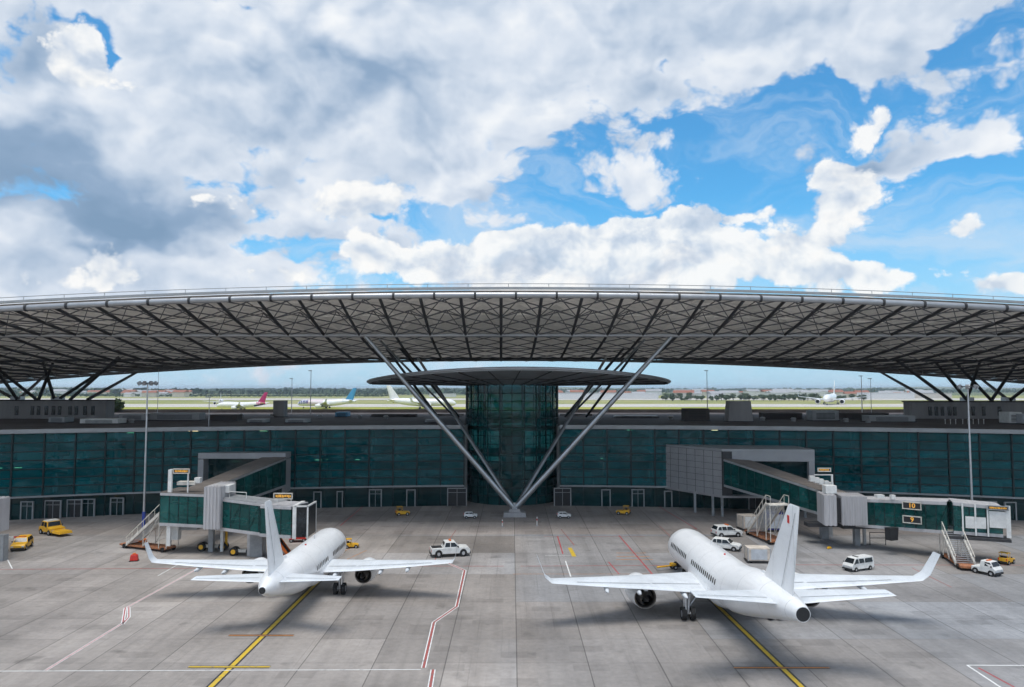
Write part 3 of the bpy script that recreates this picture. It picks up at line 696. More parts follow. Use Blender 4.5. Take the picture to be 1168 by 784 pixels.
unit(320, 457, 474, 12, 170, 'upright pale green-grey block on the roof before the pink-nosed jet', 'concretewall', name='roof_shaft', cat='shaft')
unit(391, 470, 474, 14, 170, 'small dark teal box on the roof below the blue-tailed jet', 'skyblue')
unit(450, 472.5, 476, 50, 170, 'long flat dark plinth on the roof left of the rear struts', 'roofing', name='roof_duct', cat='duct')
unit(493, 478.5, 481, 14, 142, 'small flat white hatch on the roof by the left rear struts', 'fascia', name='roof_hatch', cat='hatch')
unit(725, 475, 478, 48, 165, 'flat pale hatch strip on the roof right of the drum', 'fascia', name='roof_hatch', cat='hatch')
unit(890, 471, 478, 44, 158, 'long dark parapet box right of the concrete shaft', 'roofing')
unit(985, 471, 478, 50, 158, 'long dark plant screen right of the twin roof lamps', 'roofing')
# low parapet / plant screens further back
ps = thing('roof_parapet', 'low dark parapet along the rear edge of the terminal roof', 'parapet', (0, 200, RH))
MB().box((-90, 0, 0.45), (160, 0.5, 0.9)).box((90, 0, 0.45), (160, 0.5, 0.9)).build('wall', M['roofing'], ps)
for i, px in enumerate((1078, 1084, 1090, 1098, 1104, 1110, 1116, 1122)):
    c = at(px, 478, 136)
    t = thing('roof_vent_pipe', 'slim white vent pipe in the row before the right rooftop block', 'vent pipe', (c.x, 136, RH), group='white vent pipes on the right roof') if i == 0 else None
    if t:
        MB().tube((0, 0, 0), (0, 0, 0.8), 0.06, n=8).build('pipe', M['vwhite'], t); MB().tube((0, 0, 0.8), (0, 0, 0.9), 0.12, n=8).build('cowl', M['vwhite'], t); vp = t
    else: dup(vp, (c.x, 136, RH), 0, 'slim white vent pipe in the row before the right rooftop block')
for i in range(14):
    px = (150, 180, 225, 275, 310, 365, 410, 440, 765, 805, 870, 905, 965, 990)[i]
    Y = 140+(i*37 % 40); c = at(px, 480, Y)
    if i == 0:
        fan0 = thing('roof_fan', 'small dark drum-shaped roof fan on the brown terminal roof', 'roof fan', (c.x, Y, RH), group='small roof fans on the terminal roof')
        MB().tube((0, 0, 0), (0, 0, 0.5), 0.45, n=14).build('housing', M['bridge_grey'], fan0); MB().tube((0, 0, 0.5), (0, 0, 0.75), 0.6, 0.35, n=14).build('cap', M['tubesteel'], fan0)
    else: dup(fan0, (c.x, Y, RH), 0, 'small dark drum-shaped roof fan on the brown terminal roof')

# ------------------------------------------------------------------ masts
def mast(pb, ytop, label, blue=True, lamps=8, base_h=0.0, r=0.17, head='ring', name='floodlight_mast'):
    b = gr(pb[0], pb[1], base_h); top = at(pb[0]+(0), ytop, b.y).z-base_h
    t = thing(name, label, 'floodlight' if head == 'ring' else 'lamp post', b)
    MB().tube((0, 0, 0), (0, 0, top), r, r*0.55, n=14).build('pole', M['alu'] if blue else M['tubesteel'], t)
    if blue:
        MB().tube((0, 0, 0), (0, 0, 2.8), r*1.35, n=14).build('blue_sleeve', M['bluepaint'], t)
        MB().box((0, 0, 0.06), (0.9, 0.9, 0.12)).build('base_plate', M['concretewall'], t)
    if head == 'ring':
        rg = MB().path([(1.0*math.cos(a*math.pi/12), 0.8*math.sin(a*math.pi/12), top) for a in range(25)], 0.06, 5)
        rg.tube((-1, 0, top), (1, 0, top), 0.05, n=5).tube((0, -.8, top), (0, .8, top), 0.05, n=5); rg.build('lamp_ring', M['darksteel'], t)
        for k in range(lamps):
            a = 2*math.pi*k/lamps
            o = MB().box((1.15*math.cos(a), 0.9*math.sin(a), top-0.05), (0.46, 0.40, 0.46), rz=a, ry=.5).build('lamp_head', M['tubesteel'], t)
    elif head == 'arm':
        MB().box((-0.2, 0, top), (0.9, 0.35, 0.18)).build('lamp_head', M['tubesteel'], t)
    return t
mast((163.5, 607), 437, 'tall floodlight mast with blue foot and round lamp ring, left of the aircraft')
mast((1110, 612), 441, 'tall slim floodlight mast behind the right jet bridge', lamps=6)
mast((238, 487), 453, 'slim grey lamp post on the roof edge above the left portal', False, base_h=RH, r=0.08, head='arm', name='roof_lamp_post')
mast((354, 472.5), 423, 'taller of the two slim roof lamps in front of the pink and blue jet', False, base_h=RH, r=0.13, head='arm', name='roof_lamp_post')
mast((332.5, 471.5), 432, 'shorter of the two slim roof lamps in front of the pink and blue jet', False, base_h=RH, r=0.12, head='arm', name='roof_lamp_post')
mast((807, 473), 423, 'slim roof lamp standing alone right of the disc roof', False, base_h=RH, r=0.12, head='arm', name='roof_lamp_post')
mast((983.5, 472.5), 429, 'left post of the pair of slim roof lamps on the right', False, base_h=RH, r=0.13, head='arm', name='roof_lamp_post')
mast((994, 473), 432, 'right post of the pair of slim roof lamps on the right', False, base_h=RH, r=0.09, head='arm', name='roof_lamp_post')
mast((179.5, 476), 420, 'very thin roof lamp right of the floodlight mast', False, base_h=RH, r=0.06, head='arm', name='roof_lamp_post')

# ------------------------------------------------------------------ jet bridges
def frame_of(A, Bp):
    d = (Bp-A); d2 = Vector((d.x, d.y, 0)).normalized(); return d2, Vector((-d2.y, d2.x, 0))
def section(root, org, A, Bp, w0, w1, h0, h1, nbay, glass='glass_bridge', rail='bridge_white', roofm='bridge_roof', parts='tunnel'):
    A = Vector(A)-org; Bp = Vector(Bp)-org; d, s = frame_of(A, Bp)
    def pt(t, side, z):  # z in 0..1
        c = A.lerp(Bp, t); w = w0+(w1-w0)*t; h = h0+(h1-h0)*t
        return c+s*(side*w/2)+Vector((0, 0, z*h))
    rf = MB(); fl = MB()
    for side in (-1, 1):
        g = MB(); mu = MB()
        for i in range(nbay):
            t0, t1 = i/nbay, (i+1)/nbay
            g.quad(pt(t0, side, 0.07), pt(t1, side, 0.07), pt(t1, side, 0.93), pt(t0, side, 0.93))
            mu.tube(pt(t0, side*1.01, 0.05), pt(t0, side*1.01, 0.95), 0.045, n=4)
            if parts == 'tunnel' and i % 2 == 0: mu.tube(pt(t0, side*1.01, 0.1), pt(t1, side*1.01, 0.9), 0.03, n=4)
        for z, th in ((0.03, 0.18), (0.965, 0.15)):
            o = s*side*0.06; ra = MB()
            ra.add([pt(0, side, z)-Vector((0, 0, th))+o, pt(1, side, z)-Vector((0, 0, th))+o, pt(1, side, z)+Vector((0, 0, th))+o, pt(0, side, z)+Vector((0, 0, th))+o], [(0, 1, 2, 3)])
            ra.add([pt(0, side, z)-Vector((0, 0, th))-o, pt(1, side, z)-Vector((0, 0, th))-o, pt(1, side, z)+Vector((0, 0, th))-o, pt(0, side, z)+Vector((0, 0, th))-o], [(3, 2, 1, 0)])
            ra.add([pt(0, side, z)+Vector((0, 0, th))+o, pt(1, side, z)+Vector((0, 0, th))+o, pt(1, side, z)+Vector((0, 0, th))-o, pt(0, side, z)+Vector((0, 0, th))-o], [(0, 1, 2, 3)]); ra.build(parts+'_rail', M[rail], root)
        g.build(parts+'_glazing', M[glass], root, recalc=False); mu.build(parts+'_bars', M['mullion'], root)
    def plate(mb, z, th):
        q = [pt(0, -1, z), pt(0, 1, z), pt(1, 1, z), pt(1, -1, z)]; u = Vector((0, 0, th))
        mb.add(q+[p+u for p in q], [(3, 2, 1, 0), (4, 5, 6, 7), (0, 1, 5, 4), (1, 2, 6, 5), (2, 3, 7, 6), (3, 0, 4, 7)])
    plate(rf, 1.0, 0.10); plate(fl, 0.0, 0.12)
    for i in range(nbay*2):
        t0 = i/(nbay*2); rf.tube(pt(t0, -0.95, 1.0)+Vector((0, 0, .1)), pt(t0, 0.95, 1.0)+Vector((0, 0, .1)), 0.035, n=4)
    rf.build(parts+'_roof', M[roofm], root); fl.build(parts+'_floor', M['bridge_grey'], root)
def ribbed(root, org, c, d, rz, name, m='bridge_white', ribs=8):
    c = Vector(c)-org
    mb = MB().box(c, d, rz=rz)
    for k in range(ribs):
        o = Vector((math.cos(rz), math.sin(rz), 0))*(d[0]*((k+0.5)/ribs-0.5))
        mb.box(c+o, (d[0]/ribs*0.45, d[1]+0.16, d[2]+0.12), rz=rz)
    return mb.build(name, M[m], root)
def signboard(root, org, c, w, h, text=None, rz=0, lit=True, frame='dirtywhite'):
    """dark board in a pale frame with amber characters"""
    c = Vector(c)-org
    bd = MB().box(c, (w, 0.10, h), rz=rz).build('sign_board', M['black'], root)
    fr = MB(); R3 = Matrix.Rotation(rz, 3, 'Z')
    for sx_, sz_, dx, dz in ((0, 1, w+0.12, 0.10), (0, -1, w+0.12, 0.10), (1, 0, 0.10, h), (-1, 0, 0.10, h)):
        fr.box(c+R3 @ Vector((sx_*w/2, -0.05, sz_*h/2)), (dx, 0.12, dz), rz=rz)
    fr.build('sign_frame', M[frame], bd)
    if text:
        cu = bpy.data.curves.new('sign_lettering', 'FONT'); cu.body = text; cu.size = h*0.95; cu.align_x = 'CENTER'; cu.align_y = 'CENTER'; cu.extrude = 0.01; cu.offset = 0.012
        tmp = bpy.data.objects.new('tmp_lettering', cu); COL.objects.link(tmp); bpy.context.view_layer.update()
        me = bpy.data.meshes.new_from_object(tmp.evaluated_get(bpy.context.evaluated_depsgraph_get())); bpy.data.objects.remove(tmp)
        me.materials.clear(); me.materials.append(M['sign_lit']); o = bpy.data.objects.new('sign_lettering', me); COL.objects.link(o)
        o.parent = bd; o.location = c+R3 @ Vector((0, -0.075, 0)); o.rotation_euler = (math.pi/2, 0, rz)
    else:
        mb = MB(); x_ = -w*0.40
        random.seed(int(abs(c.x)*10)+3)
        while x_ < w*0.38:
            ww = random.uniform(0.06, 0.14)*h*1.6; hh = random.uniform(0.35, 0.55)*h
            mb.box(c+R3 @ Vector((x_+ww/2, -0.07, random.uniform(-0.05, 0.05)*h)), (ww, 0.03, hh), rz=rz); x_ += ww+random.uniform(0.05, 0.09)*h*1.4
        mb.build('sign_lettering', M['sign_lit'], bd)
    return bd
def leg(root, org, c, ztop, w=0.55, name='support_leg', m='bridge_grey'):
    c = Vector(c)-org; return MB().box((c.x, c.y, (ztop-org.z)/2), (w, w, ztop-org.z)).build(name, M[m], root, bevel=0.03)
def bogie(root, org, c, w=3.0):
    c = Vector(c)-org
    ax = MB().box((c.x, c.y, 0.55), (w, 0.4, 0.35)).build('wheel_beam', M['dirtywhite'], root)
    for sx_ in (-1, 1):
        for sy_ in (-0.33, 0.33): wheel(root, (c.x+sx_*w/2, c.y+sy_, 0.5), 0.5, 0.34, 'Y')
        MB().tube((c.x+sx_*w/2, c.y-0.56, 0.5), (c.x+sx_*w/2, c.y-0.52, 0.5), 0.28, n=12).build('hub_cap', M['yellow'], root)

def onface(px, py, A, Bp, off):
    """point where a sight line meets the camera-side face (off metres from the axis A-B)"""
    A = Vector(A); Bp = Vector(Bp); d = Vector((Bp.x-A.x, Bp.y-A.y, 0)).normalized(); n_ = Vector((d.y, -d.x, 0))
    if n_.y > 0: n_ = -n_
    p0 = Vector((A.x, A.y, 0))+n_*off; r_ = ray(px, py); t = n_.dot(p0)/n_.dot(Vector((r_.x, r_.y, 0)))
    return Vector((r_.x*t, r_.y*t, CAMH+r_.z*t))
# left bridge
LB = Vector((-36.5, 93, 0))
jl = thing('jet_bridge', 'green glass jet bridge on the left, its corridor running back to the facade', 'jet bridge', LB)
section(jl, LB, (-38.2, 120.5, 4.3), (-40.2, 96.5, 4.0), 3.9, 3.0, 4.55, 3.15, 10, parts='corridor', rail='bridge_grey')
section(jl, LB, (-42.4, 93.4, 3.5), (-36.6, 93.0, 3.3), 4.6, 4.6, 3.85, 3.9, 5, parts='rotunda')
section(jl, LB, (-35.6, 92.3, 3.1), (-27.6, 89.0, 2.9), 2.9, 3.3, 3.7, 3.6, 6, parts='tunnel', roofm='bridge_grey')
ribbed(jl, LB, at(251, 576, 92).xyz*1.0, (2.0, 4.9, 4.9), 0, 'white_lift_housing', ribs=5)
MB().box(Vector(at(253, 557, 92))-LB, (2.6, 2.0, 0.9)).build('roof_plant_box', M['vwhite'], jl, bevel=0.05)
cA = at(315, 590, 88); cB = at(352, 590, 87)
section(jl, LB, (cA.x-1.0, 88.8, 3.0), (cB.x-1.2, 87.6, 3.0), 3.6, 3.4, 3.45, 3.45, 3, parts='cab', roofm='bridge_white')
hd = MB(); Xc = cB.x-LB.x
for dx in (-1.3, 0.2):
    hd.box((Xc+dx, -5.4-1.75, 4.75), (0.42 if dx < 0 else 0.16, 0.14, 3.7)); hd.box((Xc+dx, -5.4+1.75, 4.75), (0.42 if dx < 0 else 0.16, 0.14, 3.7)); hd.box((Xc+dx, -5.4, 6.58), (0.42 if dx < 0 else 0.16, 3.6, 0.16))
hd.box((Xc-0.5, -7.15, 6.58), (1.6, 0.14, 0.16)); hd.build('cab_frame', M['vwhite'], jl)
MB().box((Xc-0.5, -5.4, 4.75), (1.5, 3.3, 3.3)).build('cab_hood', M['carglass'], jl)
signboard(jl, LB, at(323, 566, 86.5), 2.1, 0.62)
MB().tube(at(316, 575, 87)-LB, at(316, 563, 87)-LB, 0.05, n=6).tube(at(332, 575, 87)-LB, at(332, 563, 87)-LB, 0.05, n=6).build('sign_posts', M['vwhite'], jl)
ef = MB(); pL = at(198, 535, 92); pR = at(218, 535, 92)
ef.box(Vector((pL.x, 91.2, (pL.z+1.0)/2))-LB, (0.45, 0.3, pL.z-1.0)); ef.box(Vector((pR.x, 91.2, (pR.z+7.2)/2))-LB, (0.14, 0.14, pR.z-7.2))
ef.box(Vector(((pL.x+pR.x)/2, 91.2, pL.z))-LB, (pR.x-pL.x, 0.16, 0.12)); ef.build('sign_gantry', M['vwhite'], jl)
signboard(jl, LB, at(207, 537.5, 91), 1.9, 0.5)
MB().box(at(226, 548, 92)-LB, (0.7, 0.7, 0.7)).build('air_unit', M['vwhite'], jl, bevel=0.05)
MB().box(at(214, 551, 92)-LB, (2.2, 1.0, 0.4)).build('roof_trunking', M['dirtywhite'], jl)
hr = MB(); a0, a1 = at(262, 561, 91)-LB, at(281, 562, 90.5)-LB
hr.path([a0-Vector((0, 0, 0.7)), a0, a1, a1-Vector((0, 0, 0.7))], 0.05, 5); hr.build('roof_handrail', M['vwhite'], jl)
leg(jl, LB, (-36.9, 92.8, 0), 3.2, 0.6); leg(jl, LB, (-35.6, 92.8, 0), 3.2, 0.35, m='vwhite'); leg(jl, LB, (-38.2, 96, 0), 3.8, 0.5)
pq = gr(294, 634); leg(jl, LB, (pq.x, pq.y, 0), 2.9, 1.5); leg(jl, LB, (pq.x-0.95, pq.y-.1, 0), 3.0, 0.5, m='alu')
w1 = gr(243, 628); bogie(jl, LB, (w1.x, w1.y, 0), 2.6)
w2 = gr(277, 633.5); bogie(jl, LB, (w2.x, w2.y, 0), 2.0)
MB().box(at(216, 600, 93)-LB, (2.4, 1.2, 0.8)).box(at(235, 594, 92)-LB, (3.5, 0.9, 0.35)).build('underfloor_gear', M['bridge_grey'], jl)
MB().tube((w1.x-LB.x+1.6, w1.y-LB.y, 0.6), (w1.x-LB.x+1.6, w1.y-LB.y, 2.9), 0.16, n=10).build('lift_screw', M['yellow'], jl)

# right bridge
RB = Vector((44, 95.5, 0))
jr = thing('jet_bridge', 'long green glass jet bridge on the right with two amber number signs on its side', 'jet bridge', RB)
section(jr, RB, (34.6, 117.4, 4.8), (42.2, 97.5, 3.4), 3.6, 2.9, 4.2, 3.0, 12, parts='corridor', rail='bridge_grey')
ribbed(jr, RB, at(943, 580, 95.6), (1.5, 3.4, 3.7), R(-8), 'white_lift_housing', ribs=3)
MB().box(at(951.5, 580, 95.4)-RB, (0.9, 2.9, 3.0), rz=R(-8)).build('dark_joint', M['black'], jr)
ribbed(jr, RB, at(970, 580.5, 95), (3.0, 3.4, 3.5), R(-8), 'bellows', ribs=10)
MB().box(at(946, 558, 95.6)-RB, (1.4, 1.2, 1.0)).build('roof_plant_box', M['vwhite'], jr, bevel=0.04)
tA = at(984, 583, 94.6); tB = at(1091, 588, 88.2)
section(jr, RB, (tA.x, 94.6+1.2, 2.75), (tB.x, 88.2+1.5, 3.05), 3.0, 3.3, 3.3, 3.55, 9, parts='tunnel', roofm='bridge_white')
cB = at(1152, 590, 86.2)
section(jr, RB, (tB.x+0.1, 89.5, 3.15), (cB.x-0.3, 87.6, 3.1), 3.5, 3.4, 3.5, 3.3, 3, parts='cab', roofm='bridge_white')
cA_, cB_ = (tB.x+0.1, 89.5), (cB.x-0.3, 87.6)
def V2(p): return Vector((p[0], p[1], 0))
dd = (V2(cB_)-V2(cA_)).normalized(); ca = math.atan2(dd.y, dd.x)
for px0, px1, py0, py1, nm in ((1101, 1112, 589, 603, 'lower_panel'), (1113, 1125, 590, 603.5, 'lower_panel'), (1128, 1148, 583, 603, 'roller_shutter')):
    m0 = onface((px0+px1)/2, (py0+py1)/2, V2(cA_), V2(cB_), 1.86); q0 = onface(px0, py0, V2(cA_), V2(cB_), 1.86); q1 = onface(px1, py1, V2(cA_), V2(cB_), 1.86)
    MB().box(m0-RB, ((q1-q0).xy.length, 0.08, q0.z-q1.z), rz=ca).build(nm, M['vwhite'], jr)
for px, w_ in ((1098, .16), (1112.5, .16), (1126.5, .16), (1150, .45)):
    q0 = onface(px, 588, V2(cA_), V2(cB_), 1.9); MB().box(Vector((q0.x, q0.y, 4.85))-RB, (w_, 0.14, 3.6), rz=ca).build('cab_post', M['vwhite'], jr)
signboard(jr, RB, onface(1138, 579.5, V2(cA_), V2(cB_), 2.0), 2.0, 0.42, rz=ca, frame='bridge_grey')
tA_, tB_ = (tA.x, 95.8), (tB.x, 89.7)
td = (V2(tB_)-V2(tA_)).normalized(); ta = math.atan2(td.y, td.x)
for px, py, tx in ((1040, 577, '10'), (1040.5, 593, '9')):
    signboard(jr, RB, onface(px, py, V2(tA_), V2(tB_), 1.78), 1.95, 0.80, tx, rz=ta)
leg(jr, RB, (gr(940, 614).x, gr(940, 614).y, 0), 2.9, 0.9); leg(jr, RB, (gr(947, 612).x, gr(947, 612).y, 0), 2.9, 0.5, m='alu')
c_ = gr(979, 622); leg(jr, RB, (c_.x-0.2, c_.y, 0), 3.0, 0.7); leg(jr, RB, (c_.x+0.9, c_.y+0.2, 0), 3.0, 0.35, m='alu')
MB().box(Vector((c_.x, c_.y, 2.45))-RB, (4.5, 1.6, 0.5)).box(Vector((c_.x-4.0, c_.y+1.5, 2.4))-RB, (4, 1.6, 0.5)).build('underfloor_gear', M['darksteel'], jr)
fr_ = MB(); e0 = Vector((c_.x+1.5, c_.y, 0))-RB
for dx in (0, 2.0): fr_.tube(e0+Vector((dx, 0, 0)), e0+Vector((dx, 0, 1.6)), 0.05, n=6)
fr_.tube(e0+Vector((0, 0, 1.6)), e0+Vector((2, 0, 1.6)), 0.05, n=6).tube(e0+Vector((0, 0, 0.9)), e0+Vector((2, 0, 0.9)), 0.05, n=6); fr_.build('guard_rail', M['darksteel'], jr)
b_ = at(1017, 606, 91)-RB
MB().box(b_+Vector((0, 0, -0.3)), (1.1, 0.8, 1.5), rz=0.4, top=(1.3, 1)).build('cable_basket', M['black'], jr)
MB().box(at(1003, 566, 92)-RB, (0.9, 0.8, 0.35)).box(at(1018, 567, 92)-RB, (0.5, 0.5, 0.5)).build('air_unit', M['vwhite'], jr)
MB().box(Vector((cB.x-3, 87.7, 2.75))-RB, (6.4, 2.8, 0.3), rz=ca).build('cab_underframe', M['darksteel'], jr)
ef = MB(); pL = at(930, 547, 97); pR = at(949, 547, 97)
ef.box(Vector((pR.x, 97, 7.3))-RB, (0.2, 0.2, 3.2)).box(Vector(((pL.x+pR.x)/2, 97, 8.85))-RB, (pR.x-pL.x+0.2, 0.14, 0.12)).build('sign_gantry', M['vwhite'], jr)
signboard(jr, RB, at(940, 536, 96.6), 1.6, 0.4)
gx = MB()
for px in (926, 931, 936, 942, 947): gx.box(at(px, 546+(px-926)*0.35, 98)-RB, (0.6, 0.6, 0.7))
gx.build('roof_cabinets', M['vwhite'], jr)

# third bridge, cut by the left edge
j3p = at(-12, 588, 88)
j3 = thing('jet_bridge', 'white cab end of a third jet bridge cut by the left picture edge', 'jet bridge', (j3p.x, 90, 0))
o3 = Vector((j3p.x, 90, 0))
section(j3, o3, (-80, 100, 3.2), (at(-6, 588, 90).x, 90, 3.0), 3.2, 3.2, 3.5, 3.5, 5, roofm='bridge_white')
ribbed(j3, o3, at(-8, 588, 88), (1.6, 3.4, 3.8), 0, 'cab_hood', ribs=3)
MB().box((6.9-5.3, -2, 1.5), (0.9, 0.9, 3.0)).build('support_leg', M['bridge_grey'], j3)
ww = gr(5, 622); wheel(j3, (ww.x-o3.x-1, ww.y-o3.y, 0.5), 0.5, 0.4)
MB().box((ww.x-o3.x-1, ww.y-o3.y-0.3, 0.7), (3.0, 0.25, 0.3)).build('wheel_beam', M['dirtywhite'], j3)

# ------------------------------------------------------------------ airliners
def ringpts(y, r, cz, n=28, sx=1.0, sz=1.0):
    return [(sx*r*math.sin(2*math.pi*i/n), y, cz+sz*r*math.cos(2*math.pi*i/n)) for i in range(n)]
def foil(x, y_le, y_te, z, th, flip=False, twist=0.0):
    c = y_le-y_te; pts = []
    prof = [(0, 0), (0.03, .45), (0.12, .8), (0.32, 1.0), (0.6, .75), (0.85, .32), (1, 0.03), (1, -0.03), (0.85, -.14), (0.6, -.35), (0.32, -.55), (0.12, -.5), (0.03, -.3)]
    return [(x, y_le-a*c, z+b*th-a*twist) for a, b in prof]
def vfoil(z, y_le, y_te, th):
    c = y_le-y_te
    prof = [(0, 0), (0.03, .5), (0.12, .85), (0.35, 1.0), (0.7, .6), (1, 0.06), (1, -0.06), (0.7, -.6), (0.35, -1.0), (0.12, -.85), (0.03, -.5)]
    return [(b*th, y_le-a*c, z) for a, b in prof]
def airliner(label, loc, rz, p, scale=1, group=None, livery=None, simple_=False, name='airliner'):
    t = thing(name, label, 'airplane', loc, rz, group, scale)
    r, c0, yt, yn, th_ = p['r'], p['c'], p['tail'], p['nose'], p['tail_h']
    Lg = yn-yt; base_m = M['white']
    ak = p.get('apu', .24); st = [(0, ak*1.08, 0), (.012, ak*1.08+.05, .0), (.06, .46, .06), (.14, .70, .20), (.22, .88, .42), (.30, .98, .70), (.36, 1.0, .92), (.42, 1.0, 1.0), (.85, 1.0, 1.0), (.90, .96, 1.02), (.94, .83, 1.06), (.967, .66, 1.09), (.985, .46, 1.11), (.996, .22, 1.13), (1.0, .03, 1.135)]
    rings = []
    for s_, rr, k in st:
        cz = th_+(c0-th_)*k if k <= 1 else c0-(k-1)*r*2.4
        rings.append(ringpts(yt+s_*Lg, r*rr, cz))
    fus = MB().loft(rings).build('fuselage', base_m, t)
    MB().tube((0, yt-0.015, th_), (0, yt+0.3, th_), r*p.get('apu', .24), n=16).build('tail_exhaust', M['black'], fus)
    # belly fairing
    wl, wt = p['wing_le'], p['wing_te']
    bf_ = MB().loft([[(q[0], q[1], q[2]) for q in ringpts(y, r*k, c0-r*0.42, 20, 1.05, 0.72)] for y, k in ((wt-2.4, .35), (wt-1.2, .75), (wt, 1.0), ((wl+wt)/2, 1.05), (wl, 0.98), (wl+1.2, .7), (wl+2, .35))])
    bf_.build('belly_fairing', base_m, fus)
    hz = p['wing_z']; tz = p['tip_z']; hs = p['span']; tl, tt = p['tip_le'], p['tip_te']
    kx = p['engine_x']-0.6
    for sg in (-1, 1):
        def lerp(a, b, u): return a+(b-a)*u
        w = MB(); sec = []
        for x_ in (0.6, r, kx, hs*0.72, hs*0.97, hs):
            u = (x_-r)/(hs-r); le = lerp(wl, tl, u)
            te = lerp(wt, wt-0.35, min(1, max(0, (x_-r)/(kx-r)))) if x_ <= kx else lerp(wt-0.35, tt, (x_-kx)/(hs-kx))
            zz = lerp(hz, tz, u)+0.25*u*(u-1)
            sec.append(foil(sg*x_, le, te, zz, lerp(0.42, 0.11, max(0, u))))
        wg = p['winglet']; 
        sec.append(foil(sg*(hs+wg[1]*0.45), tl-0.35, tt-0.15, tz+wg[0]*0.22, 0.08)); sec.append(foil(sg*(hs+wg[1]), tl-1.05, tt-0.55, tz+wg[0], 0.04))
        wo = w.loft(sec).build('wing', M['wing'], t)
        # spoiler / flap seam lines
        sm = MB()
        for fr0, xa, xb in ((0.70, r+0.3, kx), (0.72, kx+0.2, hs*0.86)):
            q = []
            for x_ in (xa, xb):
                u = (x_-r)/(hs-r); le = lerp(wl, tl, u); te = lerp(wt, wt-0.35, min(1, max(0, (x_-r)/(kx-r)))) if x_ <= kx else lerp(wt-0.35, tt, (x_-kx)/(hs-kx))
                zz = lerp(hz, tz, u)+0.25*u*(u-1)+lerp(.42, .11, u)*0.59+0.03
                y_ = le-fr0*(le-te); q.append((x_, y_, zz))
            sm.quad((sg*q[0][0], q[0][1], q[0][2]), (sg*q[1][0], q[1][1], q[1][2]), (sg*q[1][0], q[1][1]-0.07, q[1][2]), (sg*q[0][0], q[0][1]-0.07, q[0][2]))
        if not simple_: sm.build('flap_seam', M['seam'], wo, recalc=False)
        # engine
        er, ey, ex, ez = p['engine_r'], p['engine_y'], p['engine_x'], p['engine_z']
        nac = MB().loft([ringpts(y, er*k, 0, 24) for y, k in ((ey[1]+0.1, .84), (ey[1], .94), (ey[1]-.25, 1.04), (ey[1]-1.2, 1.12), ((ey[0]+ey[1])/2-0.3, 1.08), (ey[0]+.3, .92), (ey[0], .86))], caps=False)
        e = nac.build('engine', base_m, t); e.location = (sg*ex, 0, ez)
        MB().loft([ringpts(y, er*k, 0, 24) for y, k in ((ey[0], .86), (ey[0]+.02, .72), (ey[0]+1.0, .80), (ey[1]-0.3, .80), (ey[1]+0.1, .84))], caps=False).build('duct_lining', M['hotmetal'], e)
        MB().tube((0, ey[0]+0.7, 0), (0, ey[0]+0.75, 0), er*0.82, n=20).build('fan_disc', M['black'], e)
        MB().loft([ringpts(y, er*k, 0, 20) for y, k in ((ey[0]+0.8, .62), (ey[0]+0.1, .58), (ey[0]-0.7, .42))], caps=False).build('core_cowl', M['hotmetal'], e)
        MB().loft([ringpts(y, er*k, 0, 16) for y, k in ((ey[0]+0.4, .30), (ey[0]-0.5, .22), (ey[0]-1.05, .03))]).build('exhaust_cone', M['hotmetal'], e)
        wz = lerp(hz, tz, (ex-r)/(hs-r))-ez
        MB().loft([[(-.16, y, er*.6), (.16, y, er*.6), (.12, y, zz), (-.12, y, zz)] for y, zz in ((ey[1]-0.6, er*1.05), ((ey[0]+ey[1])/2, wz+.1), (ey[0]-0.4, wz+.05))], smooth=False).build('pylon', M['wing'], e)
        # flap track fairings
        if not simple_:
            for x_ in (kx*0.62, hs*0.52, hs*0.70):
                u = (x_-r)/(hs-r); te = lerp(wt-0.35, tt, max(0, (x_-kx)/(hs-kx))); zz = lerp(hz, tz, u)-0.2
                MB().loft([[(sg*x_+q[0], q[1], q[2]) for q in ringpts(y, .20*k, zz+dz, 10)] for y, k, dz in ((te+1.8, .1, 0), (te+1.2, .9, -.08), (te+.3, 1.1, -.14), (te-.3, .75, -.16), (te-.75, .08, -.1))]).build('flap_fairing', M['wing'], wo)
        # stabiliser
        sl, s2, stl, stt = p['stab']; 
        sb = MB().loft([foil(sg*0.25, sl+.15, s2, p['stab_z'], .16), foil(sg*r*0.5, sl-.1, s2-.05, p['stab_z']+.05, .16), foil(sg*p['stab_span'], stl, stt, p['stab_tip_z'], .05)]).build('tailplane', M['wing'], t)
        if not simple_:
            f0 = Vector((sg*r*0.62, s2+(sl-s2)*0.3, p['stab_z']+0.20)); f1 = Vector((sg*p['stab_span']*.96, stt+(stl-stt)*0.3, p['stab_tip_z']+.055))
            MB().quad(f0, f1, f1-Vector((0, .05, 0)), f0-Vector((0, .05, 0))).build('elevator_seam', M['seam'], sb, recalc=False)
        # main gear
        gx_ = p['track']
        g = MB().tube((sg*gx_, 0, 0.55), (sg*(gx_-0.15), 0.1, hz-0.1), 0.13, n=10).tube((sg*gx_, 0.05, 1.0), (sg*(gx_-1.0), 0.3, hz-0.2), 0.06, n=8).tube((sg*gx_-.45, 0, .56), (sg*gx_+.45, 0, .56), 0.09, n=8)
        gg = g.build('main_gear', M['alu'], t)
        for dx in (-.38, .38): 
            if simple_: MB().tube((sg*gx_+dx-.16, 0, .56), (sg*gx_+dx+.16, 0, .56), .56, n=12).build('tyre', M['rubber'], gg)
            else: wheel(gg, (sg*gx_+dx, 0, 0.56), 0.56, 0.36, 'X', 'tyre')
        if not simple_: MB().box((sg*(gx_+0.25), 0.1, 1.5), (0.05, 0.9, 1.1)).build('gear_door', base_m, gg)
    # fin
    fl_, ft_, ftl, ftt, fz, ftz = p['fin']
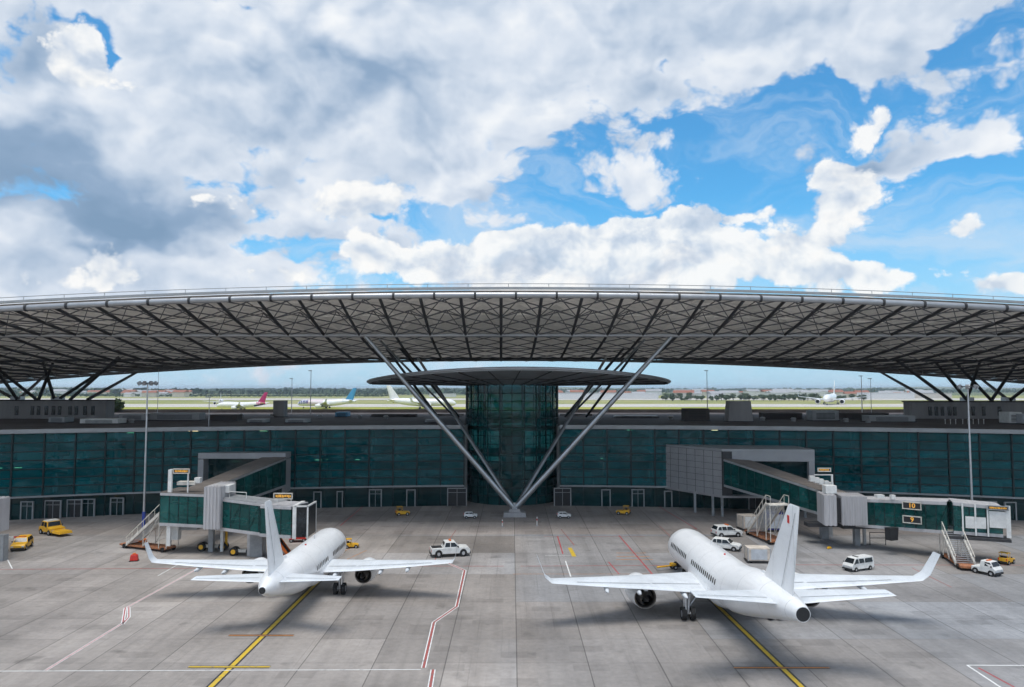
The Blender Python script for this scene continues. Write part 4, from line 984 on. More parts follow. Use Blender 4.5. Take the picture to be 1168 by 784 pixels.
    fin = MB().loft([vfoil(fz-0.8, fl_+0.3, ft_, .26), vfoil(fz, fl_, ft_, .24), vfoil(fz+(ftz-fz)*.5, (fl_+ftl)/2+.0, (ft_+ftt)/2, .15), vfoil(ftz-.15, ftl, ftt, .08), vfoil(ftz, ftl-.35, ftt, .03)]).build('tail_fin', M[livery['fin']] if livery and 'fin' in livery else base_m, t)
    MB().loft([vfoil(fz-0.5, fl_+3.2, fl_-0.4, .05), vfoil(fz+0.45, fl_+.3, fl_-0.6, .05)]).build('dorsal_fillet', base_m, fin)
    if not simple_:
        for sg in (-1, 1):
            a0 = Vector((sg*.21, ft_+(fl_-ft_)*.28, fz+.3)); a1 = Vector((sg*.09, ftt+(ftl-ftt)*.3, ftz-.5))
            MB().quad(a0, a1, a1+Vector((0, -.05, 0)), a0+Vector((0, -.05, 0))).build('rudder_seam', M['seam'], fin, recalc=False)
    # nose gear
    ny = p['nose_gear']
    ng = MB().tube((0, ny, .4), (0, ny, c0-r*.8), .09, n=8).build('nose_gear', M['alu'], t)
    for dx in (-.22, .22): MB().tube((dx-.1, ny, .38), (dx+.1, ny, .38), .38, n=14).build('tyre', M['rubber'], ng)
    # windows, doors
    if not simple_:
        wz = p.get('win_z', .45); xx = math.sqrt(max(0.1, r*r-wz*wz))+0.012; an = math.asin(wz/r)
        y_ = yt+Lg*.40; rowm = []
        while y_ < yt+Lg*.86:
            if abs(y_-(yt+Lg*p.get('gap', .66))) > 0.9:
                for sg in (-1, 1):
                    q = MB(); hh, hw = .27, .15; pts = []
                    for k in range(8):
                        a = 2*math.pi*k/8+math.pi/8; dy_, du = hw*math.cos(a)*1.1, hh*math.sin(a)
                        pts.append((sg*(xx-du*math.sin(an)+0.004*abs(du)), y_+dy_, c0+wz+du*math.cos(an)))
                    q.quad(*pts); q.build('window', M['carglass'], fus, recalc=False)
            y_ += 0.56
        for sg in (-1, 1):
            for yy in (yt+Lg*.36, yt+Lg*.885):
                q = MB(); k = .99 if yy < 0 else .965
                for (a, b, c2, d2) in ((-.45, -.42, -.8, .95), (.42, .45, -.8, .95)):
                    for zz0 in range(4):
                        z0_ = c2+(d2-c2)*zz0/4; z1_ = c2+(d2-c2)*(zz0+1)/4
                        def sx(z): return sg*(math.sqrt(max(.01, (r*k)**2-z*z))+.015)
                        q.quad((sx(z0_), yy+a, c0+z0_), (sx(z0_), yy+b, c0+z0_), (sx(z1_), yy+b, c0+z1_), (sx(z1_), yy+a, c0+z1_))
                q.build('door_outline', M['seam'], fus, recalc=False)
        # cockpit glass
        for sg in (-1, 1):
            for k in range(2):
                rr_ = r*.80; a0, a1 = R(28+k*24)*sg, R(48+k*24)*sg; yb = yt+Lg*.945
                def cp(a, y, f): return (rr_*f*math.sin(a), y, c0-.13*r+rr_*f*math.cos(a))
                MB().quad(cp(a0, yb-.1, 1.08), cp(a1, yb-.1, 1.08), cp(a1, yb+.55, .93), cp(a0, yb+.55, .93)).build('cockpit_window', M['carglass'], fus, recalc=False)
        MB().loft([vfoil(c0+r-.05, yt+Lg*.62+.5, yt+Lg*.62, .03), vfoil(c0+r+.35, yt+Lg*.62+.25, yt+Lg*.62-.05, .02)]).build('antenna', base_m, fus)
        MB().tube((0, yt+Lg*.5, c0+r-.02), (0, yt+Lg*.5, c0+r+.1), .09, n=8).build('beacon', M['red'], fus)
    if livery:
        for (s0, s1, z0_, z1_, mt) in livery.get('bands', []):
            q = MB(); n_ = 10
            for sg in (-1, 1):
                for j in range(n_):
                    def pp(s_, zf):
                        # position on the fuselage side following radius stations
                        rr = np_interp(s_, [a[0] for a in st], [a[1] for a in st]); kk = np_interp(s_, [a[0] for a in st], [a[2] for a in st])
                        cz = th_+(c0-th_)*kk if kk <= 1 else c0-(kk-1)*r*2.4; rr = rr*r+.02; a = zf*math.pi
                        return (sg*rr*math.sin(a), yt+s_*Lg, cz+rr*math.cos(a))
                    sa, sb_ = s0+(s1-s0)*j/n_, s0+(s1-s0)*(j+1)/n_
                    for m2 in range(4):
                        za, zb = z0_+(z1_-z0_)*m2/4, z0_+(z1_-z0_)*(m2+1)/4
                        q.quad(pp(sa, za), pp(sb_, za), pp(sb_, zb), pp(sa, zb))
            q.build('livery_band', M[mt], fus, recalc=False)
    return t
def np_interp(x, xs_, ys_):
    if x <= xs_[0]: return ys_[0]
    for i in range(len(xs_)-1):
        if x <= xs_[i+1]: t = (x-xs_[i])/(xs_[i+1]-xs_[i]); return ys_[i]*(1-t)+ys_[i+1]*t
    return ys_[-1]
PR = dict(apu=.24, r=1.97, c=3.25, tail=-15.2, nose=18.2, tail_h=4.95, wing_le=6.6, wing_te=-0.4, wing_z=2.35, tip_z=3.75, span=15.7, tip_le=-0.6, tip_te=-2.2,
          winglet=(2.3, 1.25), engine_x=7.3, engine_r=1.12, engine_y=(0.7, 5.2), engine_z=1.72, stab=(-9.4, -13.0, -12.6, -14.2), stab_z=5.0, stab_tip_z=5.85, stab_span=6.9,
          fin=(-8.2, -13.6, -13.1, -15.0, 5.7, 12.0), track=3.75, nose_gear=15.0, gap=.655)
PL = dict(r=1.82, c=3.05, tail=-13.0, nose=11.6, tail_h=3.8, wing_le=3.4, wing_te=-1.3, wing_z=2.4, tip_z=3.45, span=14.3, tip_le=-0.7, tip_te=-1.9,
          winglet=(1.9, 0.5), engine_x=5.5, engine_r=0.95, engine_y=(-0.2, 3.2), engine_z=1.9, stab=(-8.4, -11.3, -11.2, -12.5), stab_z=4.0, stab_tip_z=4.5, stab_span=6.0,
          fin=(-7.6, -11.6, -11.2, -12.8, 4.9, 10.8), track=3.2, nose_gear=9.2, gap=.60, apu=.15, win_z=.2)
g1 = gr(834, 707); dR = grr[1]-grr[0]; aR = math.atan2(-(-dR.x), -dR.y)  # heading along the painted line
hR = (grr[0]-grr[1]).normalized(); rzR = math.atan2(-hR.x, hR.y)
pR_ = airliner('white twin-engine airliner parked on the right yellow line, seen from behind', g1, rzR, PR)
fp = MB().quad((-.262, -12.75, 10.1), (-.262, -13.15, 10.1), (-.18, -13.3, 11.0), (-.19, -12.95, 11.0), tone=0)
fp = MB().box((0, -13.3, 10.9), (.26, .32, .55)).build('red_tail_mark', M['red'], pR_, bevel=0.02)
g2 = gr(350, 678); hL = (gl[0]-gl[1]).normalized(); rzL = math.atan2(-hL.x, hL.y)
airliner('shorter white twin-engine airliner parked on the left yellow line, seen from behind', g2, rzL, PL)

# far aircraft on the airfield
GEN = dict(r=2.0, c=3.6, tail=-18, nose=20, tail_h=4.6, wing_le=6, wing_te=-1, wing_z=2.6, tip_z=4.2, span=17, tip_le=-3, tip_te=-4.6, winglet=(2.2, .6), engine_x=6, engine_r=1.2,
           engine_y=(2, 6), engine_z=1.7, stab=(-13, -16.4, -16.3, -18), stab_z=4.6, stab_tip_z=5.4, stab_span=6.8, fin=(-11, -16.5, -16.2, -18.6, 5.4, 13.0), track=3.4, nose_gear=16)
def far(px, py, rz, label, liv=None, sc=1.3): return airliner(label, gr(px, py), rz, GEN, sc, None, liv, True)
far(277, 467.5, R(88), 'distant white jet with pink and blue tail swoosh, on the airfield left', {'fin': 'magenta', 'bands': [(.02, .2, .1, .6, 'magenta'), (.02, .24, .6, .95, 'navy')]}, 1.25)
far(374, 466.0, R(86), 'distant jet with navy nose, magenta belly patch and blue tail', {'fin': 'skyblue', 'bands': [(.80, .98, .15, .6, 'navy'), (.55, .82, .1, .75, 'magenta'), (.02, .22, .0, .9, 'skyblue')]}, 1.55)
far(479, 466.5, R(-84), 'distant plain white jet seen side-on just left of the glass drum', None, 1.75)
far(948, 461.5, R(150), 'distant white jet taxiing on the right, seen partly from behind', None, 2.3)
far(252, 462, R(20), 'distant white jet tail-on at the left of the airfield row', {'fin': 'white'}, 1.2)

# ------------------------------------------------------------------ ground vehicles
def hwz(z, z0, z1, w0, w1): t = min(1, max(0, (z-z0)/(z1-z0))); return w0+(w1-w0)*t
def vehicle(name, label, cat, loc, rz, prof, belt, roofz, hw, hwtop, wheels, wins, screens, mat='vwhite', extra=None, wr=0.34, group=None):
    t = thing(name, label, cat, loc, rz, group)
    def w(z): return hw if z <= belt else hwz(z, belt, roofz, hw, hwtop)
    n_ = len(prof)
    vs = [(x_, -w(z), z) for x_, z in prof]+[(x_, w(z), z) for x_, z in prof]
    body = MB().add(vs, [tuple(range(n_)), tuple(range(2*n_-1, n_-1, -1))]+[(i, n_+i, n_+(i+1) % n_, (i+1) % n_) for i in range(n_)])
    bo = body.build('body', M[mat], t, bevel=0.06)
    for poly in wins:
        for sg in (-1, 1):
            MB().quad(*[(x_, sg*(w(z)+.012), z) for x_, z in poly]).build('side_window', M['carglass'], bo, recalc=False)
    for (xa, za), (xb, zb) in screens:
        dx, dz = xb-xa, zb-za; ln = math.hypot(dx, dz); nx_, nz_ = dz/ln, -dx/ln
        if nz_ < 0: nx_, nz_ = -nx_, -nz_
        o = .015
        MB().quad((xa+nx_*o, -w(za)*.9, za+nz_*o), (xa+nx_*o, w(za)*.9, za+nz_*o), (xb+nx_*o, w(zb)*.88, zb+nz_*o), (xb+nx_*o, -w(zb)*.88, zb+nz_*o)).build('windscreen', M['carglass'], bo, recalc=False)
    x1_, x0_ = max(p[0] for p in prof), min(p[0] for p in prof)
    for sg in (-1, 1):
        for wx in wheels:
            MB().tube((wx, sg*(hw-.02), wr), (wx, sg*(hw+.01), wr), wr*1.2, n=16).build('wheel_arch', M['black'], bo)
            wheel(t, (wx, sg*(hw-.06), wr), wr, .22)
        MB().box((x1_-.02, sg*hw*.72, .68), (.1, .32, .16)).build('headlight', M['curtain'], bo)
        MB().box((x0_+.02, sg*hw*.82, .80), (.08, .18, .26)).build('tail_light', M['red'], bo)
        MB().box(((screens[0][0][0] if screens else 0)-.15, sg*(hw+.12), belt+.08), (.12, .18, .16)).build('mirror', M['black'], bo)
    MB().box((x1_+.01, 0, .42), (.12, hw*1.9, .2)).box((x0_-.01, 0, .42), (.12, hw*1.9, .2)).build('bumper', M['black'], bo)
    if extra: extra(t, bo)
    return t
SUVP = [(-2.1, .35), (2.1, .35), (2.15, .8), (1.9, .98), (.95, 1.08), (.35, 1.68), (-1.7, 1.72), (-2.12, 1.1)]
SUVW = [[(.78, 1.12), (.28, 1.58), (-.35, 1.60), (-.35, 1.12)], [(-.45, 1.12), (-.45, 1.60), (-1.15, 1.61), (-1.15, 1.12)], [(-1.25, 1.12), (-1.25, 1.60), (-1.62, 1.58), (-1.85, 1.15)]]
SUVS = [((.9, 1.12), (.4, 1.62)), ((-2.06, 1.18), (-1.76, 1.64))]
PUP = [(-2.6, .4), (2.6, .4), (2.65, .85), (2.4, 1.08), (1.2, 1.15), (.6, 1.75), (-.75, 1.8), (-1.0, 1.12), (-2.6, 1.1)]
PUW = [[(1.0, 1.2), (.55, 1.66), (.0, 1.68), (.0, 1.2)], [(-.1, 1.2), (-.1, 1.68), (-.68, 1.68), (-.82, 1.2)]]
PUS = [((1.12, 1.2), (.66, 1.7)), ((-.95, 1.2), (-.78, 1.7))]
VANP = [(-2.5, .35), (2.4, .35), (2.5, .9), (2.2, 1.25), (1.55, 2.05), (1.2, 2.15), (-2.45, 2.15), (-2.52, 1.2)]
VANW = [[(1.95, 1.3), (1.45, 1.95), (.95, 1.95), (.95, 1.3)], [(.8, 1.3), (.8, 1.95), (-.3, 1.95), (-.3, 1.3)], [(-.5, 1.3), (-.5, 1.95), (-2.2, 1.95), (-2.2, 1.3)]]
VANS = [((2.14, 1.32), (1.6, 2.0)), ((-2.5, 1.35), (-2.46, 2.0))]
def beacon(col, z, x=0):
    def f(t, bo):
        MB().box((x, 0, z+.06), (.25, 1.0, .12)).build('light_bar', M[col], bo)
    return f
def pickup_extra(t, bo):
    MB().box((-1.8, 0, 1.13), (1.4, 1.45, .03)).build('load_bed', M['black'], bo); MB().box((0, 0, 1.86), (.25, .9, .1)).build('light_bar', M['orange'], bo)
vehicle('pickup_truck', 'white pickup truck crossing the apron between the two airliners', 'pickup truck', gr(513, 634), R(14), PUP, 1.12, 1.78, .98, .80, (-1.65, 1.7), PUW, PUS, extra=pickup_extra, wr=.42).scale = (.88, .9, 1.0)
vehicle('parked_car', 'white estate car above the right airliner nose, beside the boarding stairs', 'car', gr(829, 612), R(12), SUVP, 1.1, 1.7, .92, .74, (-1.35, 1.35), SUVW, SUVS, extra=beacon('orange', 1.7)).scale = (.9,)*3
vehicle('parked_car', 'low white car half hidden behind the right airliner fuselage', 'car', gr(828, 627), R(-28), SUVP, 1.1, 1.7, .92, .74, (-1.35, 1.35), SUVW, SUVS).scale = (.82,)*3
vehicle('service_van', 'white service van with dark roof bar, parked alone between fin and right bridge', 'van', gr(979, 650), R(205), VANP, 1.25, 2.1, .98, .82, (-1.6, 1.6), VANW, VANS, extra=beacon('black', 2.13, .6)).scale = (.68,)*3
vehicle('small_truck', 'white small truck hitched at the foot of the far right boarding stairs', 'truck', gr(1126, 655), R(-62), [(-1.6, .4), (1.5, .4), (1.6, .9), (1.3, 1.2), (.95, 1.85), (-.35, 1.9), (-.5, 1.0), (-1.6, .95)], 1.2, 1.85, .9, .78, (-1.05, 1.0), [[(1.15, 1.25), (.85, 1.75), (.2, 1.75), (.2, 1.25)]], [((1.26, 1.25), (.98, 1.8))], extra=beacon('orange', 1.88, .3), wr=.36).scale = (.8,)*3
vehicle('service_car', 'all yellow airport pickup at the far left beside the white barrier', 'pickup truck', gr(25, 626), R(-72), SUVP, 1.1, 1.7, .92, .74, (-1.35, 1.35), SUVW, SUVS, mat='yellow', extra=beacon('orange', 1.7)).scale = (.86,)*3
def loader_extra(t, bo):
    MB().box((2.6, 0, .55), (2.2, 1.8, .35), top=(.9, .9)).build('front_deck', M['yellow'], t, bevel=.05)
    MB().box((-.2, 0, 1.84), (1.2, 1.5, .12)).build('cab_roof', M['vwhite'], t)
vehicle('ramp_tractor', 'yellow tractor with white cab and low front deck by the left doors', 'tractor', gr(59, 609), R(-32), [(-1.6, .4), (1.6, .4), (1.65, .95), (.7, 1.05), (.45, 1.78), (-.9, 1.8), (-1.1, 1.1), (-1.6, 1.0)], 1.1, 1.78, .95, .85, (-1.0, 1.05), [[(.5, 1.15), (.35, 1.7), (-.2, 1.7), (-.2, 1.15)], [(-.3, 1.15), (-.3, 1.7), (-.85, 1.7), (-.95, 1.15)]], [((.66, 1.12), (.48, 1.72))], mat='yellow', extra=loader_extra)
TUG = [(-1.3, .3), (1.3, .3), (1.35, .75), (.5, .85), (-.1, .9), (-.2, 1.0), (-1.25, 1.0)]
def tug_extra(t, bo):
    p = MB()
    for x_, y_ in ((-.1, .55), (-.1, -.55), (-1.0, .55), (-1.0, -.55)): p.tube((x_, y_, 1.0), (x_, y_, 1.7), .035, n=6)
    p.box((-.55, 0, 1.72), (1.1, 1.3, .06)); p.build('cab_frame', M['yellow'], t)
    MB().box((-.7, 0, 1.05), (.45, .9, .35)).build('seat', M['black'], t)
def tug(label, px, py, rz, mat='yellow', sc=1.0):
    o = vehicle('baggage_tug', label, 'tug', gr(px, py), rz, TUG, 1.0, 1.1, .68, .66, (-.85, .85), [], [], mat=mat, extra=tug_extra, wr=.3); o.scale = (sc,)*3; return o
tug('small yellow tug near the facade left of the V column', 459, 588, R(20), sc=.8); tug('small yellow tug near the facade right of the V column', 711, 587, R(160), sc=.8)
SM = [(-1.25, .3), (1.25, .3), (1.3, .7), (.7, .85), (.35, 1.2), (-.9, 1.2), (-1.28, .8)]
for px, sd in ((536.5, 'left'), (643, 'right')):
    vehicle('utility_car', 'tiny white utility car just %s of the V column foot' % sd, 'car', gr(px, 591), R(5), SM, .82, 1.2, .65, .52, (-.8, .8), [[(.5, .88), (.3, 1.12), (-.25, 1.12), (-.25, .88)], [(-.35, .88), (-.35, 1.12), (-.85, 1.12), (-1.0, .88)]], [((.66, .9), (.4, 1.16))], wr=.24).scale = (.8,)*3
tug('yellow tug parked right of the white truck at the far right', 1148, 643, R(35), sc=.75)
tug('black and yellow tug in front of the left airliner nose', 401, 625, R(10), sc=.65)

# containers and carts
def cart(label, px, py, rz, d, mat='crate', panel='curtain', name='cargo_container'):
    t = thing(name, label, 'container', gr(px, py), rz)
    MB().box((0, 0, .28+d[2]/2), d).build('box', M[mat], t, bevel=.05)
    MB().box((0, -d[1]/2-.015, .28+d[2]*.5), (d[0]*.72, .03, d[2]*.8)).build('curtain_panel', M[panel], t)
    MB().box((0, 0, .2), (d[0]+.2, d[1]+.1, .14)).build('chassis', M['darksteel'], t)
    for sx_ in (-1, 1):
        for sy_ in (-1, 1): MB().box((sx_*d[0]/2, sy_*d[1]/2, .28+d[2]/2), (.1, .1, d[2]+.04)).build('corner_post', M['alu'], t)
    for sx_ in (-1, 1):
        for sy_ in (-1, 1): wheel(t, (sx_*d[0]*.36, sy_*d[1]*.42, .18), .18, .12)
    return t
cart('white boxy cargo container on wheels standing left of the right airliner fin', 864, 641, R(-4), (2.5, 1.7, 1.45))
cart('cream cargo container with orange top behind the right boarding stairs', 853, 604, R(8), (2.3, 1.9, 1.8), panel='vwhite')
cart('pale blue equipment box right of the boarding stairs by the fin', 884, 606, R(-5), (2.6, 1.5, 2.4), mat='navy', panel='curtain', name='equipment_box')

def stairs(label, foot, top, w, sup=True, mat='dirtywhite', name='boarding_stairs', rail2='dirtywhite', base='darksteel'):
    """mobile passenger stairs from a foot point on the ground up to a landing"""
    f = Vector(foot); tpt = Vector(top)
    t = thing(name, label, 'stairs', f)
    d = tpt-f; h = Vector((d.x, d.y, 0)); ln = h.length; u = h.normalized(); s = Vector((-u.y, u.x, 0))
    z0_ = .45
    def P_(a, b, z): return u*a+s*b+Vector((0, 0, z))
    st_ = MB(); n_ = max(8, int(d.z/.2))
    for i in range(n_):
        a = .6+(ln-.6)*i/n_; z = z0_+(d.z-z0_)*(i+1)/n_
        c = [P_(a, -w/2, z), P_(a, w/2, z), P_(a+(ln-.6)/n_*1.05, w/2, z), P_(a+(ln-.6)/n_*1.05, -w/2, z)]
        st_.add(c+[p-Vector((0, 0, .06)) for p in c], [(0, 1, 2, 3), (7, 6, 5, 4), (0, 4, 5, 1), (2, 6, 7, 3)])
    st_.build('steps', M['alu'], t)
    sr = MB()
    for b in (-w/2, w/2):
        q = [P_(.5, b, z0_-.1), P_(ln, b, d.z-.3), P_(ln, b, d.z+.12), P_(.5, b, z0_+.3)]
        k = s*.09
        sr.add([p-k for p in q]+[p+k for p in q], [(0, 1, 2, 3), (7, 6, 5, 4), (0, 4, 5, 1), (1, 5, 6, 2), (2, 6, 7, 3), (3, 7, 4, 0)])
    sr.build('side_stringer', M[mat], t)
    hr_ = MB()
    for b in (-w/2, w/2):
        hr_.path([P_(.4, b, z0_+.9), P_(ln, b, d.z+1.05), P_(ln+1.2, b, d.z+1.05)], .05, 6)
        for i in range(7):
            a = .5+(ln-.5)*i/6; z = z0_+(d.z-z0_)*i/6; hr_.tube(P_(a, b, z), P_(a, b, z+1.0), .035, n=5)
        hr_.tube(P_(ln+1.2, b, d.z), P_(ln+1.2, b, d.z+1.05), .04, n=5)
    hr_.build('handrail', M[rail2], t)
    MB().add([P_(ln, -w/2-.1, d.z), P_(ln, w/2+.1, d.z), P_(ln+1.3, w/2+.1, d.z), P_(ln+1.3, -w/2-.1, d.z), P_(ln, -w/2-.1, d.z-.15), P_(ln, w/2+.1, d.z-.15), P_(ln+1.3, w/2+.1, d.z-.15), P_(ln+1.3, -w/2-.1, d.z-.15)],
             [(0, 1, 2, 3), (7, 6, 5, 4), (0, 4, 5, 1), (1, 5, 6, 2), (2, 6, 7, 3), (3, 7, 4, 0)]).build('landing', M[mat], t)
    fr_ = MB(); ang = math.atan2(u.y, u.x)
    fr_.box(P_(ln*.5, 0, .42), (ln+1.6, w*.9, .22), rz=ang)
    fr_.build('chassis', M[base], t)
    if sup:
        sp_ = MB()
        for a in (ln*.55, ln*.98, ln+1.1):
            for b in (-w/2, w/2): sp_.tube(P_(a, b, .5), P_(a, b, min(d.z, z0_+(d.z-z0_)*a/ln)-.1), .06, n=6)
        sp_.tube(P_(ln*.55, -w/2, .5), P_(ln, -w/2, d.z-.2), .05, n=6).tube(P_(ln*.55, w/2, .5), P_(ln, w/2, d.z-.2), .05, n=6)
        sp_.build('support_frame', M[rail2], t)
    for a in (.1, ln+.4):
        for b in (-w*.45, w*.45):
            c = P_(a, b, .3); MB().tube(c-s*.1, c+s*.1, .3, n=14).build('wheel', M['rubber'], t)
    return t
sL = stairs('red and white boarding stairs climbing to the left jet bridge', gr(148, 624), at(190, 583, 93.2), 1.9, base='rust')
MB().box(at(199, 605, 92.5)-sL.location, (1.3, 1.0, 2.2)).build('power_box', M['vwhite'], sL, bevel=.05)
kk = gr(158, 622)-sL.location; MB().box(kk+Vector((.2, -.1, .5)), (1.3, 1.3, .5)).build('red_bumper', M['orange'], sL, bevel=.05)
stairs('white boarding stairs beside the cream container, above the right airliner', gr(861, 610), at(884, 574, 97.5), 2.5, base='rust')
stairs('white boarding stairs under the cab of the right jet bridge', gr(1103, 650), at(1085, 606, 88.5), 1.9, base='rust')
f0 = gr(330, 640)
t = thing('belt_loader', 'orange belt loader raised between the fin and nose of the left airliner', 'belt loader', f0, 0)
pB = at(315, 604, f0.y+1.2)-f0
for sy_ in (-.55, .55): MB().loft([[(x_, y_+sy_, z_) for y_, z_ in ((-.07, zz-.28), (.07, zz-.28), (.07, zz+.22), (-.07, zz+.22))] for x_, zz in ((.2, .55), (pB.x, pB.z))], smooth=False).build('side_beam', M['orange'], t)
MB().quad((.2, -.5, .65), (.2, .5, .65), (pB.x, .5, pB.z+.1), (pB.x, -.5, pB.z+.1)).build('belt', M['black'], t)
MB().box((-.6, 0, .5), (2.6, 1.3, .4)).build('chassis', M['orange'], t, bevel=.06); MB().tube((-.6, .3, .6), (pB.x*.8, .3, pB.z*.78), .07, n=8).build('lift_ram', M['alu'], t)
MB().box((-1.5, 0, 1.0), (.5, .9, .7)).build('driver_seat', M['vwhite'], t, bevel=.05)
for x_ in (-1.4, .3):
    for y_ in (-.6, .6): wheel(t, (x_, y_, .3), .3, .2)
# red equipment below the left cab
t = thing('luggage_cart', 'red and white framed luggage cart under the left bridge cab', 'cart', gr(340, 618), R(8))
MB().box((0, 0, .5), (2.2, 1.3, .14)).build('deck', M['red'], t)
q = MB()
for x_ in (-1.05, 1.05):
    for y_ in (-.6, .6): q.tube((x_, y_, .5), (x_, y_, 2.0), .05, n=6)
q.tube((-1.05, -.6, 2), (1.05, -.6, 2), .05, n=6).tube((-1.05, .6, 2), (1.05, .6, 2), .05, n=6).tube((-1.05, -.6, 1.2), (1.05, -.6, 1.2), .04, n=6); q.build('frame', M['vwhite'], t)
MB().box((0, 0, 2.05), (2.3, 1.4, .08)).build('canopy', M['red'], t)
for x_ in (-.8, .8):
    for y_ in (-.55, .55): wheel(t, (x_, y_, .25), .25, .15)
# red wheel-chock box near the left winglet
t = thing('safety_box', 'small bright red equipment box on the apron beside the left winglet', 'box', gr(153, 640), R(15))
MB().box((0, 0, .4), (.9, .7, .7), top=(.8, .8)).build('casing', M['red'], t, bevel=.1); MB().box((.0, 0, .82), (.35, .3, .16)).build('lid', M['orange'], t, bevel=.05)
MB().box((0, 0, .04), (.95, .75, .08)).build('skid', M['black'], t)
# barrier at the left edge
t = thing('road_barrier', 'red and white striped barrier lying at the left picture edge', 'barrier', gr(6, 621), R(4))
for i in range(5): MB().box((-1.6+i*.75, 0, .85), (.75, .12, .28)).build('stripe_board', M['red' if i % 2 == 0 else 'vwhite'], t)
q = MB()
for x_ in (-1.4, 1.2): q.tube((x_, -.4, 0), (x_, 0, .9), .04, n=6).tube((x_, .4, 0), (x_, 0, .9), .04, n=6)
q.build('feet', M['vwhite'], t)
# tow bar by the right nose
t = thing('tow_bar', 'yellow and black tow bar lying by the right airliner nose', 'tow bar', gr(764, 650), R(20))
MB().tube((-1.6, 0, .4), (1.6, 0, .45), .09, n=8).build('bar', M['yellow'], t); MB().box((1.2, 0, .5), (.8, .9, .5)).build('head', M['black'], t, bevel=.06); MB().box((.4, 0, .55), (.5, .7, .3)).build('lift_pump', M['yellow'], t, bevel=.05)
for y_ in (-.35, .35): wheel(t, (.5, y_, .25), .25, .14)
# wheel chocks and cones
def chock(px, py, label, rz=0):
    t = thing('wheel_chock', label, 'chock', gr(px, py), rz)
    MB().box((0, 0, .13), (.7, .3, .26), top=(.4, .95)).build('wedge', M['yellow'], t); MB().box((0, 0, .02), (.74, .34, .04)).build('pad', M['rubber'], t)
chock(493+0, 628, 'small yellow chock lying just left of the white pickup'); chock(946, 626, 'yellow chock scraps lying below the right bridge leg', .5)
def post(px, py, label, h=1.3):
    t = thing('marker_post', label, 'post', gr(px, py)); MB().tube((0, 0, 0), (0, 0, h), .07, n=10).build('pole', M['vwhite'], t); MB().tube((0, 0, h*.6), (0, 0, h*.8), .08, n=10).build('red_band', M['red'], t); MB().box((0, 0, .05), (.4, .4, .1)).build('foot', M['concretewall'], t)
post(612.5, 600, 'short white marker post just right of the V column plinth'); post(573, 601, 'short white marker post just left of the V column plinth', 1.0)

# ------------------------------------------------------------------ distance : trees, town, woods
def crown(mb, n_, rx, rz_, cz, leaf):
    lobes = [(random.uniform(-.5, .5)*rx, random.uniform(-.5, .5)*rx, cz+random.uniform(-.4, .45)*rz_, random.uniform(.4, .65)) for _ in range(6)]
    for _ in range(n_):
        lx, ly, lz, lr = random.choice(lobes)
        v = Vector((random.gauss(0, 1), random.gauss(0, 1), random.gauss(0, 1))).normalized()*random.uniform(.6, 1)
        c = Vector((lx+v.x*rx*lr, ly+v.y*rx*lr, lz+v.z*rz_*lr)); s_ = leaf*random.uniform(.6, 1.3)
        a = Vector((random.gauss(0, 1), random.gauss(0, 1), random.gauss(0, 1))).normalized(); b = a.orthogonal().normalized(); tone = random.random()
        mb.add([c+a*s_, c+b*s_, c-a*s_, c-b*s_], [(0, 1, 2, 3)], False, tone)
protos = []
for v in range(4):
    H_ = 9+2*v; mb = MB(); crown(mb, 260, H_*.42, H_*.40, H_*.6, .75)
    tr = thing('broadleaf_tree', 'dark green tree in the belt beyond the right airfield', 'tree', (0, 0, 0), group='trees in the belt beyond the right airfield')
    mb.build('crown', M['leaf'], tr, recalc=False)
    tk = MB().tube((0, 0, -.4), (0, 0, H_*.6), .35, .18, n=7).tube((0, 0, H_*.35), (H_*.2, .5, H_*.65), .16, .07, n=5).tube((0, 0, H_*.4), (-H_*.18, -.4, H_*.7), .16, .07, n=5)
    tk.build('trunk', M['bark'], tr); protos.append(tr)
random.seed(21); used = set(); cnt = 0
spots = [(random.uniform(755, 935), random.uniform(455.5, 458)) for _ in range(105)]+[(random.uniform(600, 660), 454.5) for _ in range(7)]+[(random.uniform(868, 990), random.uniform(455.5, 457.6)) for _ in range(26)]
for px, py in spots:
    p = gr(px, py); k = random.randrange(4); sc = random.uniform(.55, .95)*(p.y/1300)
    sc = min(sc, 1.7)
    if k not in used: used.add(k); o = protos[k]; o.location = p; o.scale = (sc*1.35, sc*1.35, sc)
    else:
        o = dup(protos[k], p, random.uniform(0, 6), 'dark green tree in the belt beyond the right airfield', scale=sc); o.scale = (sc*1.35, sc*1.35, sc)
t = thing('roofside_bush', 'dark round bush standing by the left rooftop block', 'bush', at(134, 478, 200)); t.location.z = 11
mb = MB(); crown(mb, 300, 1.9, 2.4, 4.2, .35); mb.build('crown', M['leaf'], t, recalc=False); MB().tube((0, 0, 2.4), (0, 0, 4), .15, n=6).build('trunk', M['bark'], t)

